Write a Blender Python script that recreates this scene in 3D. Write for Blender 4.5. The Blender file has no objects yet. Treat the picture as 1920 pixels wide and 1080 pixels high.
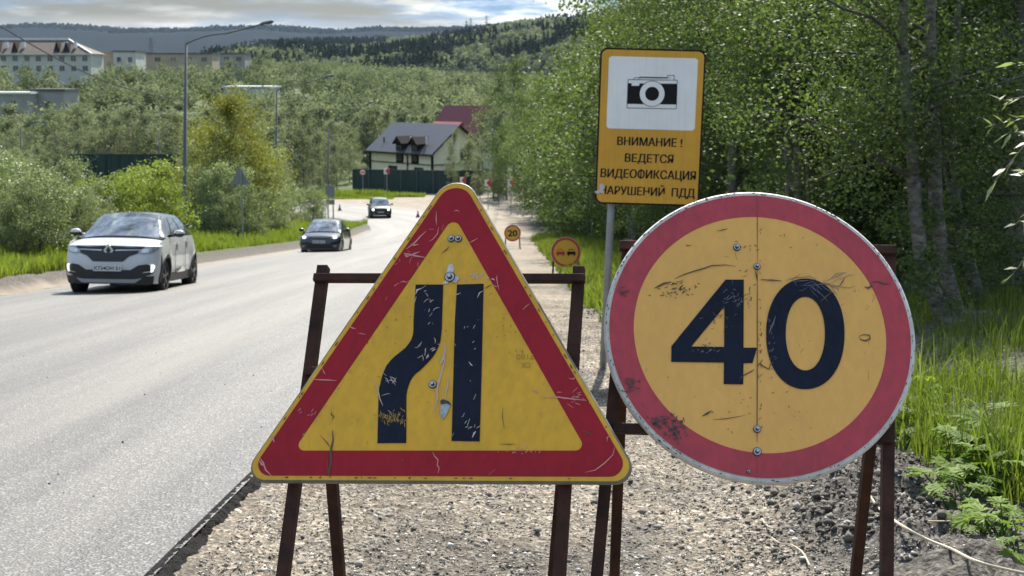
import bpy, math, random
import numpy as np
from mathutils import Vector, Matrix
C = bpy.context.scene.collection
R = math.radians
# ------------------------------------------------------------------ camera, world, sun, exposure
CAMZ = 1.35; FPX = 2560.0; PITCH = math.atan(400/FPX)
cd = bpy.data.cameras.new('camera'); cam = bpy.data.objects.new('camera', cd); C.objects.link(cam)
cam.location = (0, 0, CAMZ); cam.rotation_euler = (math.pi/2-PITCH, 0, 0)
cd.sensor_width = 36; cd.lens = FPX*36/1920; cd.clip_start = .1; cd.clip_end = 30000
cd.dof.use_dof = True; cd.dof.focus_distance = 3.25; cd.dof.aperture_fstop = 13
bpy.context.scene.camera = cam
SUN_EL, SUN_AZ = R(47), R(9)          # azimuth measured from +Y (view direction) towards +X
world = bpy.data.worlds.new('World'); bpy.context.scene.world = world; world.use_nodes = True
sd = bpy.data.lights.new('sun', 'SUN'); sun = bpy.data.objects.new('sun', sd); C.objects.link(sun)
sd.energy = 4.9; sd.angle = R(.6); sd.color = (1, .94, .83)
sv = Vector((math.sin(SUN_AZ)*math.cos(SUN_EL), math.cos(SUN_AZ)*math.cos(SUN_EL), math.sin(SUN_EL)))
sun.rotation_euler = sv.to_track_quat('Z', 'Y').to_euler(); sun.location = (20, 60, 60)
vs = bpy.context.scene.view_settings
bpy.context.scene.display_settings.display_device = 'sRGB'
vs.view_transform = 'Standard'; vs.look = 'None'; vs.gamma = 1; vs.exposure = 1.15
def build_world():
    nt = world.node_tree; nt.nodes.clear(); N = nt.nodes.new; L = nt.links.new
    out = N('ShaderNodeOutputWorld'); bg = N('ShaderNodeBackground'); L(bg.outputs[0], out.inputs[0]); bg.inputs[1].default_value = .12
    sky = N('ShaderNodeTexSky'); sky.sky_type = 'NISHITA'; sky.sun_disc = False
    sky.sun_elevation = SUN_EL; sky.sun_rotation = SUN_AZ; sky.air_density = 1.0; sky.dust_density = 1.2; sky.ozone_density = 1.0
    tc = N('ShaderNodeTexCoord'); mp = N('ShaderNodeMapping'); L(tc.outputs['Generated'], mp.inputs[0])
    mp.inputs['Scale'].default_value = (3.0, 3.0, 17.0); mp.inputs['Location'].default_value = (1.7, .3, .55)
    n1 = N('ShaderNodeTexNoise'); n1.inputs['Scale'].default_value = 1.9; n1.inputs['Detail'].default_value = 9; n1.inputs['Roughness'].default_value = .56
    n1.inputs['Distortion'].default_value = .25
    L(mp.outputs[0], n1.inputs[0])
    r1 = N('ShaderNodeValToRGB'); r1.color_ramp.elements[0].position = .38; r1.color_ramp.elements[1].position = .60; L(n1.outputs[0], r1.inputs[0])
    n2 = N('ShaderNodeTexNoise'); n2.inputs['Scale'].default_value = 4.6; n2.inputs['Detail'].default_value = 8; n2.inputs['Roughness'].default_value = .6
    L(mp.outputs[0], n2.inputs[0])
    r2 = N('ShaderNodeValToRGB'); e = r2.color_ramp.elements
    e[0].position = .45; e[0].color = (1.25, 1.85, 2.75, 1); e[1].position = .60; e[1].color = (4.8, 4.8, 4.5, 1)
    m_ = r2.color_ramp.elements.new(.52); m_.color = (2.1, 2.75, 3.5, 1)
    L(n2.outputs[0], r2.inputs[0])
    # bright cloud bank low over the hills
    sx = N('ShaderNodeSeparateXYZ'); L(tc.outputs['Generated'], sx.inputs[0])
    mr = N('ShaderNodeMapRange'); mr.inputs[1].default_value = .025; mr.inputs[2].default_value = .042; mr.inputs[3].default_value = .75; mr.inputs[4].default_value = 0
    L(sx.outputs[2], mr.inputs[0])
    mb = N('ShaderNodeMixRGB'); L(mr.outputs[0], mb.inputs[0]); L(r2.outputs[0], mb.inputs[1]); mb.inputs[2].default_value = (4.8, 4.65, 4.2, 1)
    mx = N('ShaderNodeMath'); mx.operation = 'MAXIMUM'; L(r1.outputs[0], mx.inputs[0]); L(mr.outputs[0], mx.inputs[1])
    mix = N('ShaderNodeMixRGB'); L(mx.outputs[0], mix.inputs[0])
    tint = N('ShaderNodeMixRGB'); tint.blend_type = 'MULTIPLY'; tint.inputs[0].default_value = 1;     # unseen clouds overhead get added brightness to fill the shade below
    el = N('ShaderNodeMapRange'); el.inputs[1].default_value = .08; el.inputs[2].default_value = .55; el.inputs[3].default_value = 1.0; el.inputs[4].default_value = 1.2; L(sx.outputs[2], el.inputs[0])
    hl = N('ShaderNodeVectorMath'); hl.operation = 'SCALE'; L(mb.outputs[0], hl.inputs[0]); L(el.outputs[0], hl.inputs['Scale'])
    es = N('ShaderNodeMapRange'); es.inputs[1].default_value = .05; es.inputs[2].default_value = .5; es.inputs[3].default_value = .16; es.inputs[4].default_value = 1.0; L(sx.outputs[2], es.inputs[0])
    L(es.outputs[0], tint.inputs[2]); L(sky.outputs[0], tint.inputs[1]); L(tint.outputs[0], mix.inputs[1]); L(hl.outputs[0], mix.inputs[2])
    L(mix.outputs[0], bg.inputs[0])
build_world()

# ------------------------------------------------------------------ view helpers (where a thing of the photograph stands)
FW = Vector((0, math.cos(PITCH), -math.sin(PITCH))); UP = Vector((0, math.sin(PITCH), math.cos(PITCH))); CP = Vector((0, 0, CAMZ))
def ray(u, v): return Vector((1, 0, 0))*((u-960)/FPX)+FW+UP*((540-v)/FPX)
def atY(u, v, y): d = ray(u, v); return CP+d*(y/d.y)
def onplane(u, v, P0, Nn): d = ray(u, v); return CP+d*((P0-CP).dot(Nn)/d.dot(Nn))

# ------------------------------------------------------------------ numpy noise
def _h(ix, iy, s):
    n = (ix*374761393+iy*668265263+s*974634777) & 0x7fffffff
    n = ((n ^ (n >> 13))*1274126177) & 0x7fffffff
    return ((n ^ (n >> 16)) & 0xffff)/65535.0
def vnoise(x, y, s=0):
    x = np.asarray(x, float); y = np.asarray(y, float)
    ix = np.floor(x).astype(np.int64); iy = np.floor(y).astype(np.int64); fx = x-ix; fy = y-iy
    fx = fx*fx*(3-2*fx); fy = fy*fy*(3-2*fy)
    a = _h(ix, iy, s); b = _h(ix+1, iy, s); c = _h(ix, iy+1, s); d = _h(ix+1, iy+1, s)
    return (a*(1-fx)+b*fx)*(1-fy)+(c*(1-fx)+d*fx)*fy
def fbm(x, y, oct=4, s=0, g=.5):
    t = 0; a = 1; n = 0
    for o in range(oct):
        t = t+a*vnoise(x*2**o, y*2**o, s+o); n += a; a *= g
    return t/n-.5
def sstep(a, b, x): t = np.clip((x-a)/(b-a), 0, 1); return t*t*(3-2*t)

# ------------------------------------------------------------------ terrain
def base(y):
    y = np.asarray(y, float)
    t = np.clip(y-70, 0, 60)
    return -.1035*np.minimum(y, 70)-(.1035*t-.085*t*t/120)-.0185*np.clip(y-130, 0, 30)
CL = np.array([(-5.4, -20), (-5.4, 40), (-5.45, 80), (-5.9, 96), (-8.2, 109), (-13, 120), (-21, 128), (-32, 133), (-60, 138), (-120, 146)], float)
def catmull(P, n=14):
    out = []
    for i in range(len(P)-1):
        p0 = P[max(i-1, 0)]; p1 = P[i]; p2 = P[i+1]; p3 = P[min(i+2, len(P)-1)]
        for k in range(n):
            t = k/n
            out.append(.5*((2*p1)+(-p0+p2)*t+(2*p0-5*p1+4*p2-p3)*t*t+(-p0+3*p1-3*p2+p3)*t**3))
    out.append(P[-1]); return np.array(out)
PATH = catmull(CL)
def road_dist(x, y):
    # signed-less distance to the centre line, sampled
    x = np.asarray(x, float); y = np.asarray(y, float)
    d = np.full(x.shape, 1e9)
    for i in range(len(PATH)-1):
        a = PATH[i]; b = PATH[i+1]; ab = b-a; L2 = ab@ab
        t = np.clip(((x-a[0])*ab[0]+(y-a[1])*ab[1])/L2, 0, 1)
        d = np.minimum(d, np.hypot(x-a[0]-t*ab[0], y-a[1]-t*ab[1]))
    return d
def cross(x, y): return .018*np.clip(np.asarray(x)+1.3, -9, 0)*(1-sstep(60, 100, y))
def G(x, y, near=True):
    x = np.asarray(x, float); y = np.asarray(y, float)
    z = base(y)+cross(x, y)
    far = sstep(190, 470, y)
    z = z+far*np.where(x < 0, 7.0*sstep(20, -110, x)+3.4, 3.4)
    z = z+1.2*fbm(x/40, y/40, 3, 5)*sstep(60, 200, np.hypot(x, y))*sstep(138, 160, y+.35*np.maximum(0, -x-40))
    z = z-sstep(700, 1500, y)*26
    # left verge and the land falling to the valley
    lv = np.clip(-9.95-.5*sstep(36, 48, y)-x, 0, 400)
    w = 1-sstep(80, 112, y)
    z = z+w*(.27*sstep(.0, .55, lv)+.25*sstep(1, 3, lv))-w*sstep(9, 60, lv)*np.clip(9+base(y), 0, 9)*.6
    # right side: shoulder, spoil ridge, wood floor
    r = x-(1.48+.16*np.sin(y*.9)+.5*fbm(y/3., y*0, 2, 3))
    wr = 1-sstep(78, 105, y)
    z = z+wr*(.14*np.exp(-((r-.25)/.33)**2)+.14*sstep(.2, 1.2, r)+.3*sstep(1.2, 4, r)+sstep(3, 30, r)*2.0)
    if near:
        m = (road_dist(x, y) > 3.9)
        k = 1-sstep(25, 60, y)
        z = z+m*k*(.06*fbm(x*1.3, y*1.3, 4, 11)+.05*fbm(x*9, y*9, 3, 17)+.022*fbm(x*31, y*31, 2, 19))
        lump = np.exp(-((r-.3)/.4)**2)
        z = z+m*k*lump*.16*np.abs(fbm(x*7, y*7, 4, 23))*1.6
    # road bed
    d = road_dist(x, y)
    z = z-.02*(d < 4.3)
    return z
def g1(x, y): return float(G(np.array([x]), np.array([y]), False)[0])
def gpt(x, y): return Vector((x, y, g1(x, y)))

# ------------------------------------------------------------------ object helpers
def tag(o, label=None, cat=None, group=None, kind=None):
    if label: o['label'] = label
    if cat: o['category'] = cat
    if group: o['group'] = group
    if kind: o['kind'] = kind
    return o
def empty(name, loc=(0, 0, 0)):
    o = bpy.data.objects.new(name, None); C.objects.link(o); o.location = loc; o.empty_display_size = .2; return o
def thing(name, loc, label, cat, group=None):
    return tag(empty(name, loc), label, cat, group)
def link(name, me, mats, parent=None):
    o = bpy.data.objects.new(name, me); C.objects.link(o)
    for m in (mats if isinstance(mats, (list, tuple)) else [mats]): me.materials.append(m)
    if parent: o.parent = parent
    return o
def mesh_np(name, V, Q, smooth=False, attrs=None, mi=None):
    me = bpy.data.meshes.new(name); V = np.ascontiguousarray(V, np.float32); Q = np.ascontiguousarray(Q, np.int32)
    n, k = Q.shape
    me.vertices.add(len(V)); me.vertices.foreach_set('co', V.ravel())
    me.loops.add(n*k); me.loops.foreach_set('vertex_index', Q.ravel())
    me.polygons.add(n); me.polygons.foreach_set('loop_start', np.arange(0, n*k, k, dtype=np.int32))
    me.polygons.foreach_set('loop_total', np.full(n, k, np.int32))
    if smooth: me.polygons.foreach_set('use_smooth', np.ones(n, bool))
    if mi is not None: me.polygons.foreach_set('material_index', np.asarray(mi, np.int32))
    me.update(calc_edges=True)
    for an, (dom, arr) in (attrs or {}).items():
        a = me.attributes.new(an, 'FLOAT', dom); a.data.foreach_set('value', np.asarray(arr, np.float32))
    return me
class MB:
    def __init__(s): s.v = []; s.f = []; s.m = []
    def poly(s, pts, mi=0, flip=False):
        b = len(s.v); s.v += [tuple(p) for p in pts]; f = list(range(b, b+len(pts)))
        s.f.append(f[::-1] if flip else f); s.m.append(mi); return s
    def hexa(s, p, mi=0):          # 8 corners: bottom 4 ccw, top 4 ccw
        b = len(s.v); s.v += [tuple(q) for q in p]
        for f in ((3, 2, 1, 0), (4, 5, 6, 7), (0, 1, 5, 4), (1, 2, 6, 5), (2, 3, 7, 6), (3, 0, 4, 7)): s.f.append([b+i for i in f]); s.m.append(mi)
        return s
    def box(s, c, d, rz=0, mi=0, M=None):
        P = []
        for z in (-.5, .5):
            for x, y in ((-.5, -.5), (.5, -.5), (.5, .5), (-.5, .5)):
                q = Vector((x*d[0], y*d[1], z*d[2]))
                if M: q = M @ q
                if rz: q = Matrix.Rotation(rz, 3, 'Z') @ q
                P.append(q+Vector(c))
        return s.hexa(P, mi)
    def bar(s, a, b, w, h=None, side=(1, 0, 0), mi=0):
        a = Vector(a); b = Vector(b); h = h or w; d = (b-a).normalized(); x = Vector(side); x = (x-d*x.dot(d))
        if x.length < 1e-3: x = Vector((0, 1, 0)); x = (x-d*x.dot(d))
        x.normalize(); y = d.cross(x)
        P = [o+x*(i*w/2)+y*(j*h/2) for o in (a, b) for i, j in ((-1, -1), (1, -1), (1, 1), (-1, 1))]
        return s.hexa(P, mi)
    def tube(s, pts, rad, n=8, mi=0, cap=True):
        pts = [Vector(p) for p in pts]; rad = rad if isinstance(rad, (list, tuple, np.ndarray)) else [rad]*len(pts)
        b = len(s.v); X = None
        for i, p in enumerate(pts):
            d = (pts[min(i+1, len(pts)-1)]-pts[max(i-1, 0)]).normalized()
            if X is None: X = d.orthogonal().normalized()
            X = (X-d*X.dot(d)).normalized(); Y = d.cross(X)
            for k in range(n):
                a = 2*math.pi*k/n; s.v.append(tuple(p+(X*math.cos(a)+Y*math.sin(a))*rad[i]))
        for i in range(len(pts)-1):
            for k in range(n): s.f.append([b+i*n+k, b+i*n+(k+1) % n, b+(i+1)*n+(k+1) % n, b+(i+1)*n+k]); s.m.append(mi)
        if cap:
            s.f.append([b+k for k in range(n)][::-1]); s.m.append(mi)
            s.f.append([b+(len(pts)-1)*n+k for k in range(n)]); s.m.append(mi)
        return s
    def prism(s, front, back, mi=0, mib=None):  # two matching loops
        n = len(front); b = len(s.v); s.v += [tuple(p) for p in front]+[tuple(p) for p in back]
        s.f.append(list(range(b, b+n))); s.m.append(mi)
        s.f.append(list(range(b+n, b+2*n))[::-1]); s.m.append(mi if mib is None else mib)
        for i in range(n):
            j = (i+1) % n; s.f.append([b+i, b+n+i, b+n+j, b+j]); s.m.append(mi if mib is None else mib)
        return s
    def sphere(s, c, r, n=10, m=6, sc=(1, 1, 1), mi=0):
        b = len(s.v); c = Vector(c)
        for i in range(m+1):
            t = math.pi*i/m
            for k in range(n):
                a = 2*math.pi*k/n; s.v.append((c.x+r*sc[0]*math.sin(t)*math.cos(a), c.y+r*sc[1]*math.sin(t)*math.sin(a), c.z+r*sc[2]*math.cos(t)))
        for i in range(m):
            for k in range(n): s.f.append([b+i*n+k, b+(i+1)*n+k, b+(i+1)*n+(k+1) % n, b+i*n+(k+1) % n]); s.m.append(mi)
        return s
    def grid(s, A, mi=0, flip=False):     # A[i][j] points
        b = len(s.v); h = len(A); w = len(A[0])
        for r_ in A: s.v += [tuple(p) for p in r_]
        for i in range(h-1):
            for j in range(w-1):
                f = [b+i*w+j, b+i*w+j+1, b+(i+1)*w+j+1, b+(i+1)*w+j]; s.f.append(f[::-1] if flip else f); s.m.append(mi)
        return s
    def build(s, name, mats, parent=None, smooth=False, bevel=0):
        me = bpy.data.meshes.new(name)
        off = Vector((0, 0, 0)); q_ = parent
        while q_: off = off+q_.location; q_ = q_.parent
        me.from_pydata([(v[0]-off[0], v[1]-off[1], v[2]-off[2]) for v in s.v], [], s.f)
        me.polygons.foreach_set('material_index', s.m)
        if smooth: me.polygons.foreach_set('use_smooth', [True]*len(s.f))
        me.update()
        o = link(name, me, mats, parent)
        if bevel:
            b = o.modifiers.new('bevel', 'BEVEL'); b.width = bevel; b.segments = 2; b.limit_method = 'ANGLE'
        return o
def dup(o, parent=None, name=None):
    c = o.copy(); C.objects.link(c); c.parent = parent
    for ch in o.children: dup(ch, c)
    return c

# ------------------------------------------------------------------ materials
MATS = {}
def lin(c):
    return tuple((x/12.92 if x <= .04045 else ((x+.055)/1.055)**2.4) for x in (k/255 for k in c))
def M(name, col, rough=.6, metal=0, spec=.5, var=0, vscale=20, bump=0, bscale=60, coat=0, emit=None, es=0, stretch=None, dark=None):
    if name in MATS: return MATS[name]
    m = bpy.data.materials.new(name); m.use_nodes = True; nt = m.node_tree; b = nt.nodes['Principled BSDF']; N = nt.nodes.new; L = nt.links.new
    b.inputs['Base Color'].default_value = (*col, 1); b.inputs['Roughness'].default_value = rough; b.inputs['Metallic'].default_value = metal
    b.inputs['Specular IOR Level'].default_value = spec; b.inputs['Coat Weight'].default_value = coat; b.inputs['Coat Roughness'].default_value = .05
    if emit: b.inputs['Emission Color'].default_value = (*emit, 1); b.inputs['Emission Strength'].default_value = es
    tc = N('ShaderNodeTexCoord'); mp = N('ShaderNodeMapping'); L(tc.outputs['Object'], mp.inputs[0])
    if stretch: mp.inputs['Scale'].default_value = stretch
    if var:
        n = N('ShaderNodeTexNoise'); n.inputs['Scale'].default_value = vscale; n.inputs['Detail'].default_value = 6; n.inputs['Roughness'].default_value = .65; L(mp.outputs[0], n.inputs[0])
        r = N('ShaderNodeValToRGB'); r.color_ramp.elements[0].position = .3; r.color_ramp.elements[1].position = .7; L(n.outputs[0], r.inputs[0])
        d = dark or tuple(c*(1-var) for c in col)
        r.color_ramp.elements[0].color = (*d, 1); r.color_ramp.elements[1].color = (*[min(1, c*(1+var*.5)) for c in col], 1)
        L(r.outputs[0], b.inputs['Base Color'])
    if bump:
        n = N('ShaderNodeTexNoise'); n.inputs['Scale'].default_value = bscale; n.inputs['Detail'].default_value = 5; L(mp.outputs[0], n.inputs[0])
        bp = N('ShaderNodeBump'); bp.inputs['Strength'].default_value = bump; bp.inputs['Distance'].default_value = .02; L(n.outputs[0], bp.inputs['Height']); L(bp.outputs[0], b.inputs['Normal'])
    MATS[name] = m; return m
def leafmat(name, dark, light, rough=.42, trans=.38, spec=.5, tcol=None):
    m = bpy.data.materials.new(name); m.use_nodes = True; nt = m.node_tree; nt.nodes.clear(); N = nt.nodes.new; L = nt.links.new
    out = N('ShaderNodeOutputMaterial'); mx = N('ShaderNodeMixShader'); b = N('ShaderNodeBsdfPrincipled'); t = N('ShaderNodeBsdfTranslucent')
    L(mx.outputs[0], out.inputs[0]); L(b.outputs[0], mx.inputs[1]); L(t.outputs[0], mx.inputs[2]); mx.inputs[0].default_value = trans
    a = N('ShaderNodeAttribute'); a.attribute_name = 'var'; oi = N('ShaderNodeObjectInfo')
    ad = N('ShaderNodeMath'); ad.operation = 'MULTIPLY_ADD'; L(oi.outputs['Random'], ad.inputs[0]); ad.inputs[1].default_value = .35; L(a.outputs['Fac'], ad.inputs[2])
    r = N('ShaderNodeValToRGB'); r.color_ramp.elements[0].position = .1; r.color_ramp.elements[1].position = 1.1 if False else 1.0
    r.color_ramp.elements[0].color = (*dark, 1); r.color_ramp.elements[1].color = (*light, 1); L(ad.outputs[0], r.inputs[0])
    L(r.outputs[0], b.inputs['Base Color']); b.inputs['Roughness'].default_value = rough; b.inputs['Specular IOR Level'].default_value = spec
    tm = N('ShaderNodeMixRGB'); tm.blend_type = 'MULTIPLY'; tm.inputs[0].default_value = 1; tm.inputs[2].default_value = (*(tcol or (1.5, 1.6, .7)), 1); L(r.outputs[0], tm.inputs[1]); L(tm.outputs[0], t.inputs[0])
    MATS[name] = m; return m
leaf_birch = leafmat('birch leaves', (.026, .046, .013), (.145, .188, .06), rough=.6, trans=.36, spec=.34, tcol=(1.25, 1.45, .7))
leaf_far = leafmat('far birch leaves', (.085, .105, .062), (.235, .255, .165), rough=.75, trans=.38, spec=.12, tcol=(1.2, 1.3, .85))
leaf_yellow = leafmat('yellow green leaves', (.09, .10, .022), (.255, .25, .06), rough=.6, spec=.2, trans=.42, tcol=(1.3, 1.4, .6))
leaf_lime = leafmat('lime leaves', (.065, .10, .018), (.21, .255, .055), rough=.55, spec=.25, trans=.42)
leaf_willow = leafmat('willow leaves', (.05, .072, .03), (.27, .30, .15), rough=.5, spec=.35, trans=.34, tcol=(1.2, 1.4, .8))
leaf_dark = leafmat('spruce needles', (.012, .022, .014), (.038, .056, .034), rough=.9, trans=.05, spec=.02)
grass_m = leafmat('grass blades', (.045, .075, .014), (.215, .262, .055), rough=.55, spec=.25, trans=.42, tcol=(1.3, 1.4, .6))
weed_m = leafmat('weed leaves', (.055, .11, .015), (.17, .25, .04), rough=.62, spec=.18, trans=.42)
straw_m = leafmat('dry stalks', (.30, .25, .15), (.55, .5, .34), rough=.6, trans=.2, tcol=(1, 1, 1))
bark_w = M('birch bark', (.20, .185, .155), .9, var=.75, vscale=9, bump=.8, bscale=30, stretch=(1, 1, 2.6), dark=(.03, .027, .024))
bark_d = M('dark bark', (.09, .08, .065), .85, var=.5, vscale=9, bump=.5, bscale=30)
rust = M('rusty brown steel', (.062, .027, .018), .7, spec=.15, var=.45, vscale=14, bump=.12, bscale=90, dark=(.022, .012, .010))
galv = M('galvanised steel', (.30, .32, .34), .5, metal=.5, var=.25, vscale=9)
polemat = M('grey lamp post', (.085, .095, .105), .6, var=.15, vscale=6)
white_paint = M('white paint', (.75, .75, .73), .45)

# ------------------------------------------------------------------ ground
def ground_mat():
    m = bpy.data.materials.new('ground'); m.use_nodes = True; nt = m.node_tree; b = nt.nodes['Principled BSDF']; N = nt.nodes.new; L = nt.links.new
    b.inputs['Roughness'].default_value = .9; b.inputs['Specular IOR Level'].default_value = .25
    tc = N('ShaderNodeTexCoord')
    def noise(sc, det=6, ro=.6):
        n = N('ShaderNodeTexNoise'); n.inputs['Scale'].default_value = sc; n.inputs['Detail'].default_value = det; n.inputs['Roughness'].default_value = ro; L(tc.outputs['Object'], n.inputs[0]); return n
    def ramp(src, stops):
        r = N('ShaderNodeValToRGB'); e = r.color_ramp.elements
        while len(e) < len(stops): e.new(.5)
        for i, (p, c) in enumerate(stops): e[i].position = p; e[i].color = (*c, 1)
        L(src, r.inputs[0]); return r
    def mix(f, a, c, mode='MIX'):
        x = N('ShaderNodeMixRGB'); x.blend_type = mode
        if isinstance(f, float): x.inputs[0].default_value = f
        else: L(f, x.inputs[0])
        L(a, x.inputs[1]); L(c, x.inputs[2]); return x
    v1 = N('ShaderNodeTexVoronoi'); v1.inputs['Scale'].default_value = 55; L(tc.outputs['Object'], v1.inputs[0])
    sp = N('ShaderNodeSeparateColor'); L(v1.outputs['Color'], sp.inputs[0])
    gr = ramp(sp.outputs[0], [(0, (.10, .086, .07)), (.5, (.205, .18, .145)), (.9, (.32, .288, .24)), (1, (.5, .48, .44))])
    big = ramp(noise(1.1).outputs[0], [(.34, (.52, .51, .50)), (.62, (1.15, 1.1, 1.03))])
    gravel = mix(1.0, gr.outputs[0], big.outputs[0], 'MULTIPLY')
    soil = ramp(noise(30).outputs[0], [(.35, (.035, .030, .026)), (.55, (.11, .10, .088)), (.72, (.24, .225, .20))])
    green = ramp(noise(2.5).outputs[0], [(.35, (.03, .045, .014)), (.65, (.075, .11, .03))])
    sand = ramp(noise(.9, 8).outputs[0], [(.3, (.185, .155, .122)), (.7, (.30, .262, .212))])
    A = {}
    for k in ('soil', 'green', 'sand'):
        A[k] = N('ShaderNodeAttribute'); A[k].attribute_name = k
    c = mix(A['sand'].outputs['Fac'], gravel.outputs[0], sand.outputs[0])
    c = mix(A['soil'].outputs['Fac'], c.outputs[0], soil.outputs[0])
    c = mix(A['green'].outputs['Fac'], c.outputs[0], green.outputs[0])
    L(c.outputs[0], b.inputs['Base Color'])
    bp = N('ShaderNodeBump'); bp.inputs['Strength'].default_value = .8; bp.inputs['Distance'].default_value = .012; L(v1.outputs['Distance'], bp.inputs['Height'])
    n3 = noise(14, 8, .7); bp2 = N('ShaderNodeBump'); bp2.inputs['Strength'].default_value = .7; bp2.inputs['Distance'].default_value = .04; L(n3.outputs[0], bp2.inputs['Height']); L(bp.outputs[0], bp2.inputs['Normal'])
    L(bp2.outputs[0], b.inputs['Normal']); return m
def steps(*segs):
    out = []
    for a, b, s in segs: out += list(np.arange(a, b-1e-9, s))
    return out
def geo(a, b, n): return list(np.geomspace(a, b, n))
gx = [-v for v in geo(30, 9000, 40)[::-1]]+steps((-29.5, -12.5, .8), (-12.5, -9.2, .12), (-9.2, -1.6, .5), (-1.6, 3.6, .03), (3.6, 12, .2), (12, 30, 1))+geo(30, 9000, 40)
gy = steps((-30, 3.6, .8), (3.6, 13, .032), (13, 30, .12), (30, 150, .6), (150, 700, 5))+geo(700, 9000, 22)
X, Y = np.meshgrid(np.array(gx), np.array(gy)); Z = G(X, Y)
nx, ny = len(gx), len(gy)
ii = np.arange(nx*ny).reshape(ny, nx)
Q = np.stack([ii[:-1, :-1], ii[:-1, 1:], ii[1:, 1:], ii[1:, :-1]], -1).reshape(-1, 4)
wob = .35*fbm(X*1.5, Y*1.5, 3, 31)+.25*fbm(X*8, Y*8, 2, 37)
rr = X-(1.48+.16*np.sin(Y*.9)+.5*fbm(Y/3., Y*0, 2, 3))+wob*.8
nr = 1-sstep(100, 125, Y)
leftd = -9.55-X+wob*.6
soil = np.clip(sstep(-.35, .1, rr)*nr+sstep(.45, .75, leftd)*(1-sstep(100, 118, Y))+.75*sstep(.12, .3, fbm(X*.8, Y*.5, 4, 41))*(X > -1.5), 0, 1)
soil = np.clip(soil+.75*np.exp(-((X-.42-.10*np.sin(Y*1.3))/.17)**2)*(fbm(X*5, Y*3, 4, 71) > -.08)*(Y < 16), 0, 1)
edge = sstep(-1.12, -1.25, X)*(X > -1.6)*.5
soil = np.clip(soil+edge*(fbm(X*12, Y*12, 2, 5) > -.05), 0, 1)
green = np.clip(sstep(.45, 1.1, rr)*nr*(.8-.6*(Y < 14))+sstep(1.1, 1.5, leftd)*(1-sstep(100, 118, Y)), 0, 1)
farg = sstep(140, 150, Y+wob*4)+sstep(-30, -40, X)*(Y > 100)+sstep(2, 10, X)*(Y > 100)
green = np.clip(green+farg, 0, 1); soil = soil*(1-np.clip(farg, 0, 1))
sand = np.clip(sstep(14, 40, Y)*.75*(X > -2)+.9*sstep(.0, .3, leftd)*(leftd < .8)+sstep(95, 110, Y), 0, 1)
gm = ground_mat()
gme = mesh_np('ground', np.stack([X, Y, Z], -1).reshape(-1, 3), Q, True, {'soil': ('POINT', soil.ravel()), 'green': ('POINT', green.ravel()), 'sand': ('POINT', sand.ravel())})
tag(link('ground', gme, gm), kind='structure')

# ------------------------------------------------------------------ road
def road_mat():
    m = bpy.data.materials.new('asphalt'); m.use_nodes = True; nt = m.node_tree; b = nt.nodes['Principled BSDF']; N = nt.nodes.new; L = nt.links.new
    tc = N('ShaderNodeTexCoord'); at = N('ShaderNodeAttribute'); at.attribute_name = 'across'; al = N('ShaderNodeAttribute'); al.attribute_name = 'along'
    cb = N('ShaderNodeCombineXYZ'); L(at.outputs['Fac'], cb.inputs[0])
    ml = N('ShaderNodeMath'); ml.operation = 'MULTIPLY'; ml.inputs[1].default_value = .045; L(al.outputs['Fac'], ml.inputs[0]); L(ml.outputs[0], cb.inputs[1])
    st = N('ShaderNodeTexNoise'); st.inputs['Scale'].default_value = 1.7; st.inputs['Detail'].default_value = 6; st.inputs['Roughness'].default_value = .6; L(cb.outputs[0], st.inputs[0])
    v = N('ShaderNodeTexVoronoi'); v.inputs['Scale'].default_value = 85; L(tc.outputs['Object'], v.inputs[0]); sp = N('ShaderNodeSeparateColor'); L(v.outputs['Color'], sp.inputs[0])
    r = N('ShaderNodeValToRGB'); e = r.color_ramp.elements; e[0].color = (.034, .035, .037, 1); e[1].color = (.22, .218, .212, 1); e.new(.82).color = (.092, .092, .091, 1); L(sp.outputs[0], r.inputs[0])
    r2 = N('ShaderNodeValToRGB'); r2.color_ramp.elements[0].position = .33; r2.color_ramp.elements[1].position = .62; r2.color_ramp.elements[0].color = (.68, .68, .69, 1); r2.color_ramp.elements[1].color = (1.12, 1.11, 1.08, 1); L(st.outputs[0], r2.inputs[0])
    mx = N('ShaderNodeMixRGB'); mx.blend_type = 'MULTIPLY'; mx.inputs[0].default_value = 1; L(r.outputs[0], mx.inputs[1]); L(r2.outputs[0], mx.inputs[2])
    # pale dust tracked on to the asphalt
    dn = N('ShaderNodeTexNoise'); dn.inputs['Scale'].default_value = .5; dn.inputs['Detail'].default_value = 8; dn.inputs['Roughness'].default_value = .62; L(cb.outputs[0], dn.inputs[0])
    dr = N('ShaderNodeValToRGB'); dr.color_ramp.elements[0].position = .42; dr.color_ramp.elements[1].position = .66; dr.color_ramp.elements[1].color = (.36, .36, .36, 1); L(dn.outputs[0], dr.inputs[0])
    mx2 = N('ShaderNodeMixRGB'); L(dr.outputs[0], mx2.inputs[0]); L(mx.outputs[0], mx2.inputs[1]); mx2.inputs[2].default_value = (.27, .25, .22, 1)
    L(mx2.outputs[0], b.inputs['Base Color']); b.inputs['Roughness'].default_value = .6; b.inputs['Specular IOR Level'].default_value = .45
    bp = N('ShaderNodeBump'); bp.inputs['Strength'].default_value = .55; bp.inputs['Distance'].default_value = .006; L(v.outputs['Distance'], bp.inputs['Height']); L(bp.outputs[0], b.inputs['Normal'])
    return m
def RZ(x, y): return base(y)+cross(x, y)+.028
rs = []
for i in range(len(PATH)-1):
    L_ = np.hypot(*(PATH[i+1]-PATH[i])); n = max(1, int(L_/1.0))
    for k in range(n): rs.append(PATH[i]+(PATH[i+1]-PATH[i])*k/n)
rs = np.array(rs); tang = np.gradient(rs, axis=0); tang /= np.linalg.norm(tang, axis=1)[:, None]
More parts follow.
